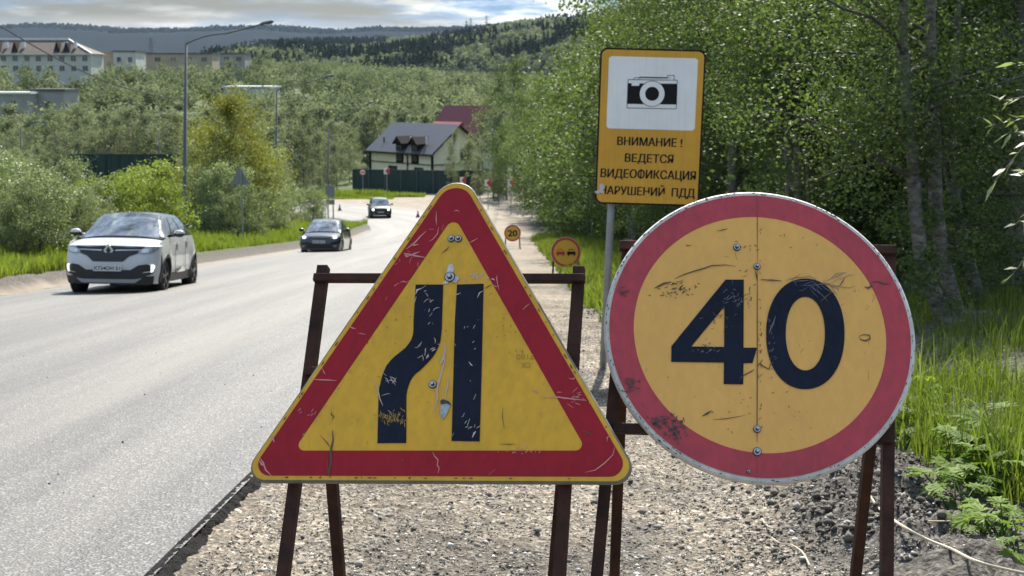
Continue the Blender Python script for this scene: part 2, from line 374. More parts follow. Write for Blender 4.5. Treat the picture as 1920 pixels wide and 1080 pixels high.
nrm = np.stack([tang[:, 1], -tang[:, 0]], 1); slen = np.concatenate([[0], np.cumsum(np.linalg.norm(np.diff(rs, axis=0), axis=1))])
wid = 4.08+1.6*sstep(100, 125, slen-20+0*slen)
cols = np.linspace(-1, 1, 17)
RX = rs[:, None, :]+nrm[:, None, :]*(cols[None, :, None]*wid[:, None, None])
RX[:, 0, :] -= nrm*(.12*fbm(slen*.8, slen*0, 3, 3))[:, None]*2
rz = RZ(RX[..., 0], RX[..., 1])
V = np.concatenate([RX, rz[..., None]], -1).reshape(-1, 3); ii = np.arange(len(rs)*17).reshape(-1, 17)
Q = np.stack([ii[:-1, :-1], ii[:-1, 1:], ii[1:, 1:], ii[1:, :-1]], -1).reshape(-1, 4)
asph = road_mat()
tag(link('road', mesh_np('road', V, Q, True, {'across': ('POINT', (cols[None, :]*wid[:, None]+0*rz).ravel()), 'along': ('POINT', (slen[:, None]+0*rz).ravel())}), asph), kind='structure')
# broken dark edge of the new asphalt
ey = np.concatenate([np.arange(3.5, 15, .012), np.arange(15, 80, .1)]); ek = np.linspace(0, 1, 9)
EY, EK = np.meshgrid(ey, ek, indexing='ij'); exr = -5.4+4.08-.02*(EY > 40)*0
wj = .05+.035*fbm(EY*2.5, EY*0, 3, 9)*2
EX = exr-.03+EK*(wj+.03)+.03*fbm(EY*22, EK*5, 3, 8)*(EK > .05)
top = RZ(EX, EY)+.004; bot = G(EX, EY)-.012
EZ = top*(1-sstep(.15, 1, EK))+bot*sstep(.15, 1, EK)+.022*fbm(EY*38, EX*38, 3, 4)*(EK > .05)
ii = np.arange(EX.size).reshape(EX.shape); Q = np.stack([ii[:-1, :-1], ii[:-1, 1:], ii[1:, 1:], ii[1:, :-1]], -1).reshape(-1, 4)
edge_m = M('fresh asphalt edge', (.014, .014, .015), .9, spec=.15, var=.6, vscale=70, bump=.8, bscale=120)
tag(link('road_edge', mesh_np('road_edge', np.stack([EX, EY, EZ], -1).reshape(-1, 3), Q, False), edge_m), kind='structure')

# ------------------------------------------------------------------ gravel
rng = np.random.default_rng(7)
def stones(name, x, y, z, r, seed, mats, label, cat, flat=.65):
    g = np.random.default_rng(seed); n = len(x)
    o = np.array([[1, 0, 0], [0, 1, 0], [-1, 0, 0], [0, -1, 0], [0, 0, 1], [0, 0, -1]], float)
    T = np.array([[0, 1, 4], [1, 2, 4], [2, 3, 4], [3, 0, 4], [1, 0, 5], [2, 1, 5], [3, 2, 5], [0, 3, 5]])
    a = g.uniform(0, 6.28, n); V = np.tile(o, (n, 1, 1))*g.uniform(.6, 1.25, (n, 6, 1)); V += g.normal(0, .18, V.shape)
    V[..., 2] *= flat; V *= r[:, None, None]; c, s = np.cos(a)[:, None], np.sin(a)[:, None]
    V = np.stack([V[..., 0]*c-V[..., 1]*s, V[..., 0]*s+V[..., 1]*c, V[..., 2]], -1)+np.stack([x, y, z], -1)[:, None, :]
    Q = (T[None]+6*np.arange(n)[:, None, None]).reshape(-1, 3)
    return mesh_np(name, V.reshape(-1, 3), Q, False, {'var': ('FACE', np.repeat(g.random(n), 8))})
def stonemat(name, stops):
    m = bpy.data.materials.new(name); m.use_nodes = True; nt = m.node_tree; b = nt.nodes['Principled BSDF']; a = nt.nodes.new('ShaderNodeAttribute'); a.attribute_name = 'var'
    r = nt.nodes.new('ShaderNodeValToRGB'); e = r.color_ramp.elements
    while len(e) < len(stops): e.new(.5)
    for i, (p, c) in enumerate(stops): e[i].position = p; e[i].color = (*c, 1)
    nt.links.new(a.outputs['Fac'], r.inputs[0]); nt.links.new(r.outputs[0], b.inputs['Base Color']); b.inputs['Roughness'].default_value = .85; return m
st_m = stonemat('gravel stones', [(0, (.055, .052, .048)), (.35, (.16, .148, .128)), (.75, (.28, .257, .225)), (.92, (.42, .40, .36)), (1, (.66, .64, .6))])
n = 100000
sy = 4.6+14*rng.random(n)**1.7; sx = -1.22+rng.random(n)*3.6
keep = (sx < 1.6+.5*rng.normal(0, .4, n)); dens = fbm(sx*1.4, sy*1.0, 3, 51); keep &= (dens > -.22+.2*rng.random(n)-.1)
sx = sx[keep]; sy = sy[keep]; sr = .0028+.0045*rng.random(len(sx))**2+.008*(rng.random(len(sx))**22)+.016*(rng.random(len(sx))**90)
tag(link('gravel', stones('gravel', sx, sy, G(sx, sy)+sr*.15, sr, 3, None, '', ''), st_m), 'loose grey-beige gravel spread over the road shoulder', 'gravel', kind='stuff')
n = 260; ky = 5+30*rng.random(n)**1.6; kx = -1.35-7.5*rng.random(n)**1.3; tag(link('asphalt_crumbs', stones('asphalt_crumbs', kx, ky, RZ(kx, ky)+.003, .003+.007*rng.random(n)**3+.02*(rng.random(n) > .993), 6, None, '', ''), edge_m), 'tiny black crumbs of asphalt scattered over the road', 'crumbs', kind='stuff')
# coarse clods of dark soil along the ridge beside the grass
n = 26000; cy = 5+16*rng.random(n)**1.4; cx = 1.62+.16*np.sin(cy*.9)+rng.normal(0, .30, n); far_ = rng.random(n) < .35; cy = np.where(far_, 4.9+3.6*rng.random(n), cy); cx = np.where(far_, 1.5+1.7*rng.random(n), cx); cr = .004+.007*rng.random(n)**2+.020*rng.random(n)**12
tag(link('spoil', stones('spoil', cx, cy, G(cx, cy)+cr*.2, cr, 5, None, '', '', .8), stonemat('soil clods', [(0, (.03, .026, .022)), (.6, (.085, .075, .062)), (.93, (.16, .14, .12)), (1, (.42, .4, .36))])), 'dark crumbled soil and clods along the shoulder edge', 'soil', kind='stuff')
# dark crushed asphalt heap by the tree bases
hp = atY(1757, 742, 10.2); n = 5000; a = rng.uniform(0, 6.28, n); q = rng.random(n)**.5
hx = hp.x+q*np.cos(a)*.30; hy = 10.1+q*np.sin(a)*.3; hz = G(hx, hy, False)+.24*(1-q**2)+.02
hz0 = hp.z-.02-.0*q; hz = np.minimum(hz, hz0)
tag(link('gravel_heap', stones('gravel_heap', hx, hy, hz, .009+.01*rng.random(n), 8, None, '', ''), stonemat('crushed asphalt', [(0, (.02, .02, .022)), (.7, (.07, .07, .072)), (1, (.22, .22, .22))])), 'low dark heap of crushed asphalt in the grass below the birch trunks', 'heap', kind='stuff')

# ------------------------------------------------------------------ grass
def blades(name, x, y, z, h, w, seed, mat, lean=.35, segs=3):
    g = np.random.default_rng(seed); n = len(x); a = g.uniform(0, 6.28, n); la = g.uniform(0, 6.28, n); ln = np.abs(g.normal(0, lean, n))*h
    t = np.linspace(0, 1, segs+1); wv = w[:, None]*(1-t[None]**1.6)*.5
    dx, dy = np.cos(a)[:, None]*wv, np.sin(a)[:, None]*wv
    px = x[:, None]+np.cos(la)[:, None]*ln[:, None]*t[None]**2.2; py = y[:, None]+np.sin(la)[:, None]*ln[:, None]*t[None]**2.2
    pz = z[:, None]+h[:, None]*t[None]*(1-.25*(ln/h)[:, None]*t[None])
    V = np.stack([np.stack([px-dx, py-dy, pz], -1), np.stack([px+dx, py+dy, pz], -1)], 2).reshape(n, -1, 3)
    k = np.arange(segs); q = np.stack([2*k, 2*k+1, 2*k+3, 2*k+2], -1)
    Q = (q[None]+(2*(segs+1))*np.arange(n)[:, None, None]).reshape(-1, 4)
    return link(name, mesh_np(name, V.reshape(-1, 3), Q, True, {'var': ('FACE', np.repeat(np.clip(g.random(n)*.75, 0, 1), segs))}), mat)
# right verge, near
n = 34000; y = 5.3+11*rng.random(n)**1.25; x = 1.6+.45*rng.random(n)**.5+rng.random(n)**1.3*(1.0+y*.23)
cl = fbm(x*2.2, y*1.6, 3, 61); keep = (cl > -.06) & (x > 1.88+.12*np.sin(y*2)+.22*rng.random(n)+.22*(y < 7.0)*(7.0-y)); x = x[keep]; y = y[keep]
h = (.10+.34*rng.random(len(x))**1.4)*np.clip(.6+2.4*cl[keep], .4, 1.4)
o = blades('grass_tufts', x, y, G(x, y)-.01, h, .006+.007*rng.random(len(x)), 1, grass_m, .42, 4); tag(o, 'long bright grass growing beside the gravel at the foot of the wood', 'grass', kind='stuff')
n = 45000; y = 13+70*rng.random(n)**1.3; x = 1.25+.12*np.sin(y*.9)+rng.random(n)*(2.4+.02*y)-.012*y
cl = fbm(x*.9, y*.5, 3, 63); keep = (cl > -.12) & (x > 1.1+.25*fbm(y, y*0, 2, 9)); x = x[keep]; y = y[keep]
o = blades('verge_grass', x, y, G(x, y, False)-.02, .16+.28*rng.random(len(x))*np.clip(.8+cl[keep]*2, .5, 1.4), .016+.02*rng.random(len(x)), 2, grass_m, .4, 2); tag(o, 'sunlit grass strip between the gravel shoulder and the wood', 'grass', kind='stuff')
# left verge
n = 80000; y = 21+84*rng.random(n)**1.15; x = -10.5-.6*sstep(36, 48, y)-rng.random(n)**1.3*(3.4+sstep(40, 60, y)*4.3); 
x = x+.25*fbm(y*.6, y*0, 3, 7)
o = blades('verge_grass', x, y, G(x, y, False)-.02, (.14+.26*rng.random(n))*np.clip(.85+2.6*fbm(x*.9, y*.7, 3, 91), .35, 1.7), .018+.026*rng.random(n), 4, grass_m, .35, 2); tag(o, 'bright green grass strip along the left edge of the road', 'grass', kind='stuff')
n = 16000; x = -24+rng.random(n)*15; y = 137+6*rng.random(n); keep = ~((x > -12) & (y < 140)); x = x[keep]; y = y[keep]; 
o = blades('field_grass', x, y, G(x, y, False)-.02, (.18+.3*rng.random(len(x)))*np.clip(1+3*fbm(x*.35, y*.5, 2, 92), .3, 1.8), .05+.05*rng.random(len(x)), 6, grass_m, .3, 2); tag(o, 'bright grass in front of the dark green house fence', 'grass', kind='stuff')

# ------------------------------------------------------------------ sign plates
def plane_frame(P, t, yaw, roll):
    U = Vector((1, 0, 0)); Vv = Vector((0, math.sin(t), math.cos(t)))
    U2 = U*math.cos(roll)+Vv*math.sin(roll); V2 = -U*math.sin(roll)+Vv*math.cos(roll)
    Rz = Matrix.Rotation(yaw, 3, 'Z'); U2 = Rz@U2; V2 = Rz@V2
    return Vector(P), U2, V2, U2.cross(V2)      # normal faces the camera
class Plate:
    def __init__(s, P, t, yaw=0, roll=0): s.P, s.U, s.V, s.N = plane_frame(P, t, yaw, roll)
    def at(s, a, b, o=0): return s.P+s.U*a+s.V*b+s.N*o
    def px(s, u, v, o=0): return onplane(u, v, s.P+s.N*o, s.N)
    def uv(s, u, v): q = s.px(u, v)-s.P; return (q.dot(s.U), q.dot(s.V))
    def flat(s, name, loops, mats, parent, o, th=.0008):
        mb = MB()
        for lp in loops: mb.prism([s.at(a, b, o) for a, b in lp], [s.at(a, b, o-th) for a, b in lp])
        return mb.build(name, mats, parent)
    def ring(s, name, outer, inner, mats, parent, o, th=.0008):
        mb = MB(); n = len(outer)
        A = [s.at(*p, o) for p in outer]; B = [s.at(*p, o) for p in inner]; A2 = [s.at(*p, o-th) for p in outer]; B2 = [s.at(*p, o-th) for p in inner]
        for i in range(n):
            j = (i+1) % n; mb.poly([A[i], A[j], B[j], B[i]]); mb.poly([A[i], A2[i], A2[j], A[j]]); mb.poly([B[i], B[j], B2[j], B2[i]])
        return mb.build(name, mats, parent)
    def strokes(s, name, lines, mats, parent, o, mb=None):
        mb = mb or MB()
        for ln in lines:      # (width px, [(u,v)...])
            w, pts = ln; pp = [Vector(s.uv(*p)) for p in pts]; m = len(pp); k = .5/800
            L_, R_ = [], []
            for i, p in enumerate(pp):
                d = (pp[min(i+1, m-1)]-pp[max(i-1, 0)]); d.normalize(); nn = Vector((-d.y, d.x)); q = w*k*(1-.75*abs(2*i/(m-1)-1)**2)
                L_.append(p+nn*q); R_.append(p-nn*q)
            for i in range(m-1): mb.poly([s.at(*L_[i], o), s.at(*R_[i], o), s.at(*R_[i+1], o), s.at(*L_[i+1], o)])
        return mb
def circ(r, n=96, cx=0, cy=0, ry=None, e=2.0):
    ry = ry or r; out = []
    for i in range(n):
        a = 2*math.pi*i/n; c, s = math.cos(a), math.sin(a)
        out.append((cx+r*math.copysign(abs(c)**(2/e), c), cy+ry*math.copysign(abs(s)**(2/e), s)))
    return out
def rtri(side, inset, rad, n=10, top=None):
    ri = side*3**.5/6-inset; out = []; rad0 = rad
    for k in range(3):
        rad = top if (top and k == 2) else rad0      # k 2 is the upper corner
        a = R(-150+120*k); cd_ = 2*(ri-rad); cx, cy = cd_*math.cos(a), cd_*math.sin(a)
        for i in range(n+1):
            b = a-R(60)+R(120)*i/n; out.append((cx+rad*math.cos(b), cy+rad*math.sin(b)))
    return out
def rrect(w, h, r, n=6, cx=0, cy=0):
    out = []
    for k, (sx_, sy_) in enumerate(((1, 1), (-1, 1), (-1, -1), (1, -1))):
        for i in range(n+1):
            a = R(90*k+90*i/n); out.append((cx+sx_*(w/2-r)+r*math.cos(a), cy+sy_*(h/2-r)+r*math.sin(a)))
    return out
def signmat(name, col, worn, streak=.12, rough=.42, dirt=.5, spec=.5):
    m = bpy.data.materials.new(name); m.use_nodes = True; nt = m.node_tree; b = nt.nodes['Principled BSDF']; N = nt.nodes.new; L = nt.links.new
    tc = N('ShaderNodeTexCoord')
    def noise(sc, scale=(1, 1, 1), det=6, ro=.6):
        mp = N('ShaderNodeMapping'); mp.inputs['Scale'].default_value = scale; L(tc.outputs['Object'], mp.inputs[0])
        n = N('ShaderNodeTexNoise'); n.inputs['Scale'].default_value = sc; n.inputs['Detail'].default_value = det; n.inputs['Roughness'].default_value = ro; L(mp.outputs[0], n.inputs[0]); return n
    def ramp(src, p0, p1, c0=(0, 0, 0), c1=(1, 1, 1)):
        r = N('ShaderNodeValToRGB'); e = r.color_ramp.elements; e[0].position = p0; e[1].position = p1; e[0].color = (*c0, 1); e[1].color = (*c1, 1); L(src, r.inputs[0]); return r
    def mix(f, a, c, mode='MIX'):
        x = N('ShaderNodeMixRGB'); x.blend_type = mode
        if isinstance(f, float): x.inputs[0].default_value = f
        else: L(f, x.inputs[0])
        for i, q in ((1, a), (2, c)):
            if isinstance(q, tuple): x.inputs[i].default_value = (*q, 1)
            else: L(q, x.inputs[i])
        return x
    big = ramp(noise(3.5, (1, 1, 1), 5).outputs[0], .3, .7, (1-streak,)*3, (1+streak*.6,)*3)
    st = ramp(noise(2.2, (26, 26, .7), 3).outputs[0], .35, .65, (1-streak*.7,)*3, (1+streak*.4,)*3)
    c = mix(1.0, col, big.outputs[0], 'MULTIPLY'); c = mix(1.0, c.outputs[0], st.outputs[0], 'MULTIPLY')
    sc1 = ramp(noise(60, (1, 1, .55), 4, .75).outputs[0], .70, .745); c = mix(sc1.outputs[0], c.outputs[0], worn)
    ms = ramp(noise(5, (1, 1, 1), 4).outputs[0], .52, .62); dm = ramp(noise(34, (1.4, 1.4, .8), 6, .8).outputs[0], .60, .66)
    mm = mix(1.0, ms.outputs[0], dm.outputs[0], 'MULTIPLY'); mk = mix(1.0, mm.outputs[0], (dirt,)*3, 'MULTIPLY')
    c = mix(mk.outputs[0], c.outputs[0], (.05, .045, .04))
    L(c.outputs[0], b.inputs['Base Color']); b.inputs['Roughness'].default_value = rough; b.inputs['Specular IOR Level'].default_value = spec
    bp = N('ShaderNodeBump'); bp.inputs['Strength'].default_value = .12; bp.inputs['Distance'].default_value = .004; L(noise(9).outputs[0], bp.inputs['Height']); L(bp.outputs[0], b.inputs['Normal'])
    return m
ytri = signmat('worn yellow sheeting', (.70, .375, .009), (.42, .2, .02), .12)
rtrim = signmat('worn crimson sheeting', (.33, .007, .017), (.55, .22, .22), .14, spec=.25)
ycir = signmat('faded amber sheeting', (.79, .415, .085), (.40, .24, .06), .07)
rcir = signmat('faded red sheeting', (.46, .038, .052), (.22, .05, .06), .2)
navy = signmat('navy black film', (.012, .016, .03), (.07, .08, .11), .2, .5, .2, spec=.12)
rimw = signmat('chipped white rim', (.62, .60, .55), (.12, .11, .10), .2, .6, 1.0)
rimg = signmat('dirty galvanised rim', (.17, .17, .125), (.06, .055, .04), .25, .6, .9)
scr_w = M('scratch pale', (.55, .43, .36), .7); scr_y = M('scratch yellow', (.42, .26, .04), .7); scr_d = M('scratch dark', (.10, .075, .04), .8)
scr_p = M('scratch pink', (.62, .26, .24), .7); bolt_b = M('bolt bright', (.5, .5, .5), .35, metal=.7); bolt_d = M('bolt dark', (.045, .045, .045), .6)
seam_m = M('seam line', (.17, .10, .04), .8); faint = M('faint print', (.42, .26, .02), .6)
def bolt(pl, u, v, r, parent, bright=True, name='bolt'):
    mb = MB(); c = pl.uv(u, v)
    mb.prism([pl.at(*p, .0022) for p in circ(r, 20, *c)], [pl.at(*p, -.001) for p in circ(r, 20, *c)], mi=1)
    mb.prism([pl.at(*p, .0030) for p in circ(r*.82, 20, *c)], [pl.at(*p, .0022) for p in circ(r*.82, 20, *c)], mi=0)
    mb.prism([pl.at(*p, .0065) for p in circ(r*.55, 6, *c)], [pl.at(*p, .003) for p in circ(r*.55, 6, *c)], mi=1)
    mb.prism([pl.at(*p, .0105) for p in circ(r*.32, 12, *c)], [pl.at(*p, .0075) for p in circ(r*.32, 12, *c)], mi=0)
    return mb.build(name, [bolt_b, bolt_d], parent)
pt = None; TL = .95
def crop(ox, oy, s, pts): return [(ox+x/s, oy+y/s) for x, y in pts]
def on_plate(pl, p):
    a, b = pl.uv(*p)
    if pl is pt:
        ri = TL*3**.5/6-.012
        return all(a*math.cos(R(30+120*k))+b*math.sin(R(30+120*k)) < ri for k in range(3))
    return math.hypot(a, b) < .333
def quilt(pl, seed, cu, cv, ru, rv, n, ln, ang, w, spread=.5):
    g = random.Random(seed); out = []
    for _ in range(n):
        x = cu+g.gauss(0, ru/2); y = cv+g.gauss(0, rv/2); a = R(ang)+g.gauss(0, spread); l = ln*g.uniform(.4, 1.2)
        p = [(x, y)]
        for k in range(3): a += g.gauss(0, .35); p.append((p[-1][0]+math.cos(a)*l/3, p[-1][1]-math.sin(a)*l/3))
        if all(on_plate(pl, q_) for q_ in p): out.append((w*g.uniform(.6, 1.3), p))
    return out

# --- triangle: road narrows on the left
KT = .925
pt = Plate(CP+(Vector((-.16460585, 3.18751615, .65785238))-CP)*KT, R(31.26134314), R(-11.24266311), R(3.13358681))
tri = thing('warning_sign', pt.P, 'scratched yellow and red triangular road narrows sign on rusty stand', 'road sign')
TL = .962*KT
pt.flat('backing', [rtri(TL, 0, .036, top=.053)], rimg, tri, -.002, .018).modifiers.new('b', 'BEVEL').width = .003
pt.flat('border', [rtri(TL, .0042, .032, top=.049)], ytri, tri, -.0012)
pt.ring('red_band', rtri(TL, .0135, .028, top=.042), rtri(TL, .070, .014, top=.017), rtrim, tri, -.0004)
lane = [(779.4, 533.6), (831, 533.6), (828.9, 600), (828.3, 617.8), (825.9, 638.5), (822.5, 649), (817, 660.7), (811, 670), (803.7, 678.5), (788.9, 693.3), (780, 700), (774, 706.7), (769.5, 714), (766.7, 721.5), (763.8, 731), (762, 742), (761.6, 830.5), (707.7, 831), (710, 736), (711.2, 727), (713.3, 718.5), (716, 707), (719.3, 697.8), (724.5, 686), (732.6, 675.6), (741, 667.5), (751.9, 659), (760, 652.5), (766.7, 644), (771.5, 636.5), (774.7, 626.7), (775.4, 614), (775.6, 600)][::-1]
bar_ = [(857, 533.6), (906.7, 532), (903, 700), (899.4, 827.6), (846.7, 826.7), (853, 600)][::-1]
pt.flat('narrowing_lane', [[pt.uv(*p) for p in lane]], navy, tri, .0006); pt.flat('straight_lane', [[pt.uv(*p) for p in bar_]], navy, tri, .0006)
bolt(pt, 846.5, 447.5, .0085, tri); bolt(pt, 859.5, 448, .0085, tri); bolt(pt, 843.5, 519.5, .0125, tri); bolt(pt, 811.5, 721, .009, tri)
c1 = lambda *p: crop(460, 330, 3.6, p); c2 = lambda *p: crop(820, 330, 3.6, p); c3 = lambda *p: crop(460, 600, 3.375, p); c4 = lambda *p: crop(820, 600, 3.375, p)
pale = [(3, c1((1222, 372), (1185, 405), (1150, 445), (1120, 470), (1085, 495))), (3.5, c1((1170, 462), (1140, 468), (1118, 460))), (3.4, c1((1070, 522), (1110, 530), (1150, 540), (1222, 552))), (3, c1((1180, 512), (1140, 525), (1100, 545))),
  (4, c1((1075, 530), (1090, 545), (1110, 538))), (2, c1((1290, 240), (1288, 290), (1292, 330))), (2, c1((1305, 345), (1298, 390), (1270, 425), (1238, 445))), (2, c1((1338, 330), (1330, 365))), (2.4, c1((1045, 718), (1070, 712), (1090, 720))),
  (2, c1((1040, 560), (1045, 585))), (2, c2((275, 420), (240, 440), (215, 452))), (2, c2((110, 240), (130, 232), (150, 242))), (1.6, c2((370, 730), (395, 748), (420, 742))), (1.8, c2((415, 770), (400, 690), (405, 670))), (1.8, c2((575, 905), (600, 880), (625, 862))),
  (2.6, c3((655, 38), (680, 52), (700, 55))), (1.5, c3((712, 85), (740, 88), (762, 92))), (2.4, c3((427, 376), (480, 379), (530, 381), (578, 384))), (1.8, c3((488, 305), (497, 330), (508, 345))), (1.5, c3((360, 450), (385, 452))),
  (4, c3((162, 730), (175, 750), (185, 775))), (3, c3((90, 870), (115, 905), (130, 950), (165, 985))), (3.6, c3((85, 885), (105, 915), (125, 925))), (2, c3((1185, 835), (1200, 865), (1220, 885), (1215, 920), (1228, 945))), (1.6, c3((990, 880), (1000, 895))),
  (2, c4((935, 965), (1000, 950), (1020, 935), (1060, 905), (1110, 855), (1125, 800))), (2, c4((1075, 770), (1075, 745), (1115, 712))), (2, c4((830, 370), (860, 375), (888, 350))), (2.6, c4((665, 490), (760, 488), (850, 500), (945, 510))), (2, c4((760, 455), (790, 458))),
  (3, c4((598, 440), (625, 450), (640, 462))), (1.8, c4((325, 980), (365, 948))), (2, c4((0, 910), (12, 940), (5, 970)))]
pale2 = [(4, c3((1262, 150), (1268, 190), (1255, 240), (1240, 270), (1235, 280))), (3.4, c3((1266, 190), (1262, 260), (1240, 340), (1225, 390), (1215, 440), (1215, 500), (1190, 592))), (3, c3((1285, 362), (1280, 420), (1268, 455), (1270, 500))),
  (2, c3((815, 390), (840, 440), (852, 500), (872, 545))), (2.6, c2((215, 665), (250, 670), (275, 650))), (3, c2((245, 655), (268, 690), (270, 720))), (2.2, c2((270, 825), (285, 790), (310, 775))), (1.8, c2((105, 810), (140, 798), (160, 790))), (4, c1((1150, 800), (1160, 770), (1190, 760))), (3, c1((1190, 760), (1220, 740))),
  (1.4, c3((915, 355), (930, 385), (952, 415))), (3, c4((230, 505), (245, 470))), (3.6, c4((222, 745), (235, 715), (245, 705))), (2.5, c4((95, 735), (105, 715))), (2.5, c4((200, 265), (215, 285), (225, 290))), (2.4, c4((110, 150), (118, 165)))]
navs = quilt(pt, 3, 798, 662, 22, 18, 14, 12, 70, 1.5)+quilt(pt, 4, 803, 600, 10, 40, 5, 14, 75, 1.2, .2)+quilt(pt, 6, 790, 560, 20, 14, 5, 14, 60, 1.2)+quilt(pt, 7, 880, 800, 18, 20, 9, 10, 60, 1.2)+quilt(pt, 8, 880, 640, 14, 60, 6, 8, 60, .9)+quilt(pt, 9, 735, 712, 14, 30, 9, 16, 120, 1.1)
mb = pt.strokes('', pale, None, tri, .0009); n0 = len(mb.f); pt.strokes('', quilt(pt, 11, 580, 770, 30, 30, 16, 8, 30, 1.4)+quilt(pt, 12, 975, 846, 34, 10, 18, 5, 60, 1.5)+quilt(pt, 13, 760, 500, 60, 90, 22, 12, 20, 1.0)+quilt(pt, 14, 1080, 745, 40, 12, 18, 14, 5, 1.2), None, tri, .0009, mb)
mb.build('scratches', scr_p, tri)
mb = pt.strokes('', pale2+navs+quilt(pt, 21, 900, 520, 25, 10, 12, 8, 20, 2.0), None, tri, .0013); mb.build('scratches', scr_w, tri)
mb = pt.strokes('', quilt(pt, 31, 738, 788, 26, 13, 60, 10, 95, 1.1, .5), None, tri, .0012); mb.build('scratches', scr_y, tri)
drk = [(2.2, c1((1378, 475), (1355, 500), (1325, 522))), (2, c3((770, 765), (778, 790))), (2, c3((855, 165), (852, 180))), (2.4, c3((548, 580), (545, 600), (560, 610), (548, 635))), (4, c3((552, 700), (556, 760), (545, 810), (540, 850), (545, 900), (530, 960), (538, 1000))), (2, c3((475, 730), (520, 780), (540, 810))),
  (2, c3((525, 850), (520, 920), (530, 990))), (5, c1((1105, 425), (1092, 435))), (1.6, c4((395, 785), (450, 787), (500, 785))), (3, c4((920, 705), (950, 712), (978, 724))), (1.3, c4((415, 560), (412, 620), (425, 690))), (2, c2((320, 760), (345, 745), (370, 735))), (1.6, c2((345, 800), (375, 790))), (2, c4((855, 470), (900, 465)))]
mb = pt.strokes('', drk+quilt(pt, 41, 700, 640, 130, 90, 26, 6, 60, 1.3)+quilt(pt, 42, 960, 620, 50, 60, 20, 5, 60, 1.3)+quilt(pt, 43, 820, 897, 230, 2, 40, 9, 5, 1.5, .2)+quilt(pt, 44, 660, 640, 6, 8, 1, 5, 55, 1), None, tri, .0011)
for k in range(46):     # chips along the rim
    g = random.Random(k); e = g.randrange(3); t = g.uniform(.12, .88); a = R(-150+120*e); b = R(-30+120*e); rr_ = TL*3**.5/3
    q = Vector((math.cos(a), math.sin(a)))*rr_*(1-t)+Vector((math.cos(b), math.sin(b)))*rr_*t
    d = (Vector((math.cos(b), math.sin(b)))-Vector((math.cos(a), math.sin(a)))).normalized(); nn = Vector((-d.y, d.x)); q += nn*.009; l = g.uniform(.002, .009)
    P = [q-d*l, q+nn*-.0015, q+d*l*g.uniform(.3, 1), q+nn*g.uniform(.001, .003)]; mb.poly([pt.at(*p_, .0004) for p_ in P])
mb.build('scratches', scr_d, tri)
# torn sticker round the upper bolt and the punched metal tear
mb = MB(); mb.poly([pt.px(*p, .0014) for p in c2((60, 655), (55, 700), (35, 725), (60, 730), (88, 708), (125, 722), (150, 690), (140, 665), (118, 680), (105, 660), (112, 620), (100, 592), (72, 600))][::1]); mb.build('torn_sticker', M('sticker scrap', (.62, .58, .54), .6, var=.5, vscale=60), tri)
mb = MB(); mb.poly([pt.px(*p, .0016) for p in c3((1240, 520), (1232, 590), (1246, 632), (1272, 600), (1300, 535), (1280, 515))]); mb.build('tear', M('bare metal', (.36, .40, .42), .45, metal=.3, var=.4, vscale=70), tri)
mb = MB(); mb.poly([pt.px(*p, .0022) for p in c3((1232, 512), (1250, 500), (1290, 515), (1305, 540), (1270, 528), (1238, 535))]); mb.build('tear', bolt_d, tri)

# --- text helper
def text_faces(txt, bold=.0, spacing=1.0):
    cu = bpy.data.curves.new('t', 'FONT'); cu.body = txt; cu.size = 1; cu.offset = bold; cu.space_character = spacing; cu.resolution_u = 4
    ob = bpy.data.objects.new('t', cu); C.objects.link(ob); dg = bpy.context.evaluated_depsgraph_get(); me = bpy.data.meshes.new_from_object(ob.evaluated_get(dg))
    V = [v.co.copy() for v in me.vertices]; F_ = [list(p.vertices) for p in me.polygons]
    bpy.data.objects.remove(ob); bpy.data.curves.remove(cu); bpy.data.meshes.remove(me); return V, F_
def put_text(mb, txt, quad, fn, bold=.0, mi=0, spacing=1.0, box=None):
    """quad: four corners (top-left, top-right, bottom-right, bottom-left) of the capitals' box"""
    V, F_ = text_faces(txt, bold, spacing)
    if not V: return mb
    x0 = min(v.x for v in V); x1 = max(v.x for v in V); y0, y1 = box or (min(v.y for v in V), max(v.y for v in V))
    b = len(mb.v)
    for v in V:
        s = (v.x-x0)/(x1-x0); t = (v.y-y0)/(y1-y0); tl, tr, br, bl = quad
        u_ = (bl[0]*(1-s)+br[0]*s)*(1-t)+(tl[0]*(1-s)+tr[0]*s)*t; w_ = (bl[1]*(1-s)+br[1]*s)*(1-t)+(tl[1]*(1-s)+tr[1]*s)*t
        mb.v.append(tuple(fn(u_, w_)))
    for f in F_: mb.f.append([b+i for i in f]); mb.m.append(mi)
    return mb
CAP = (0, .73)
mb = MB(); put_text(mb, '7100', (crop(820, 600, 3.375, [(612, 250), (500, 250), (500, 216), (612, 216)])), lambda u, v: pt.px(u, v, .0006), 0, box=CAP)
put_text(mb, 'OK', (crop(820, 600, 3.375, [(588, 303), (528, 303), (528, 268), (588, 268)])), lambda u, v: pt.px(u, v, .0006), 0, box=CAP); mb.build('stamp', faint, tri)

# --- round sign: 40
pc = Plate((0.55779714, 3.02153397, 0.7803888), R(31.019399567398843))
cir = thing('speed_sign', pc.P, 'large round 40 speed limit sign, faded amber with red ring and chipped white rim', 'road sign')
pc.flat('rim', [circ(.35, 128)], rimw, cir, -.003, .02).modifiers.new('b', 'BEVEL').width = .004
pc.flat('face', [circ(.3385, 128)], ycir, cir, -.0016)
pc.ring('red_ring', circ(.3385, 128), circ(.2835, 128), rcir, cir, -.0008)
four_o = [(1360.3, 524.4), (1395, 524.4), (1394, 652), (1419.4, 652), (1411, 680.5), (1394, 681), (1393.6, 720.5), (1357, 720), (1357.5, 679.7), (1258.6, 678.3), (1259, 649)]
four_i = [(1358.3, 574.7), (1357.8, 650.5), (1296, 649.7)]
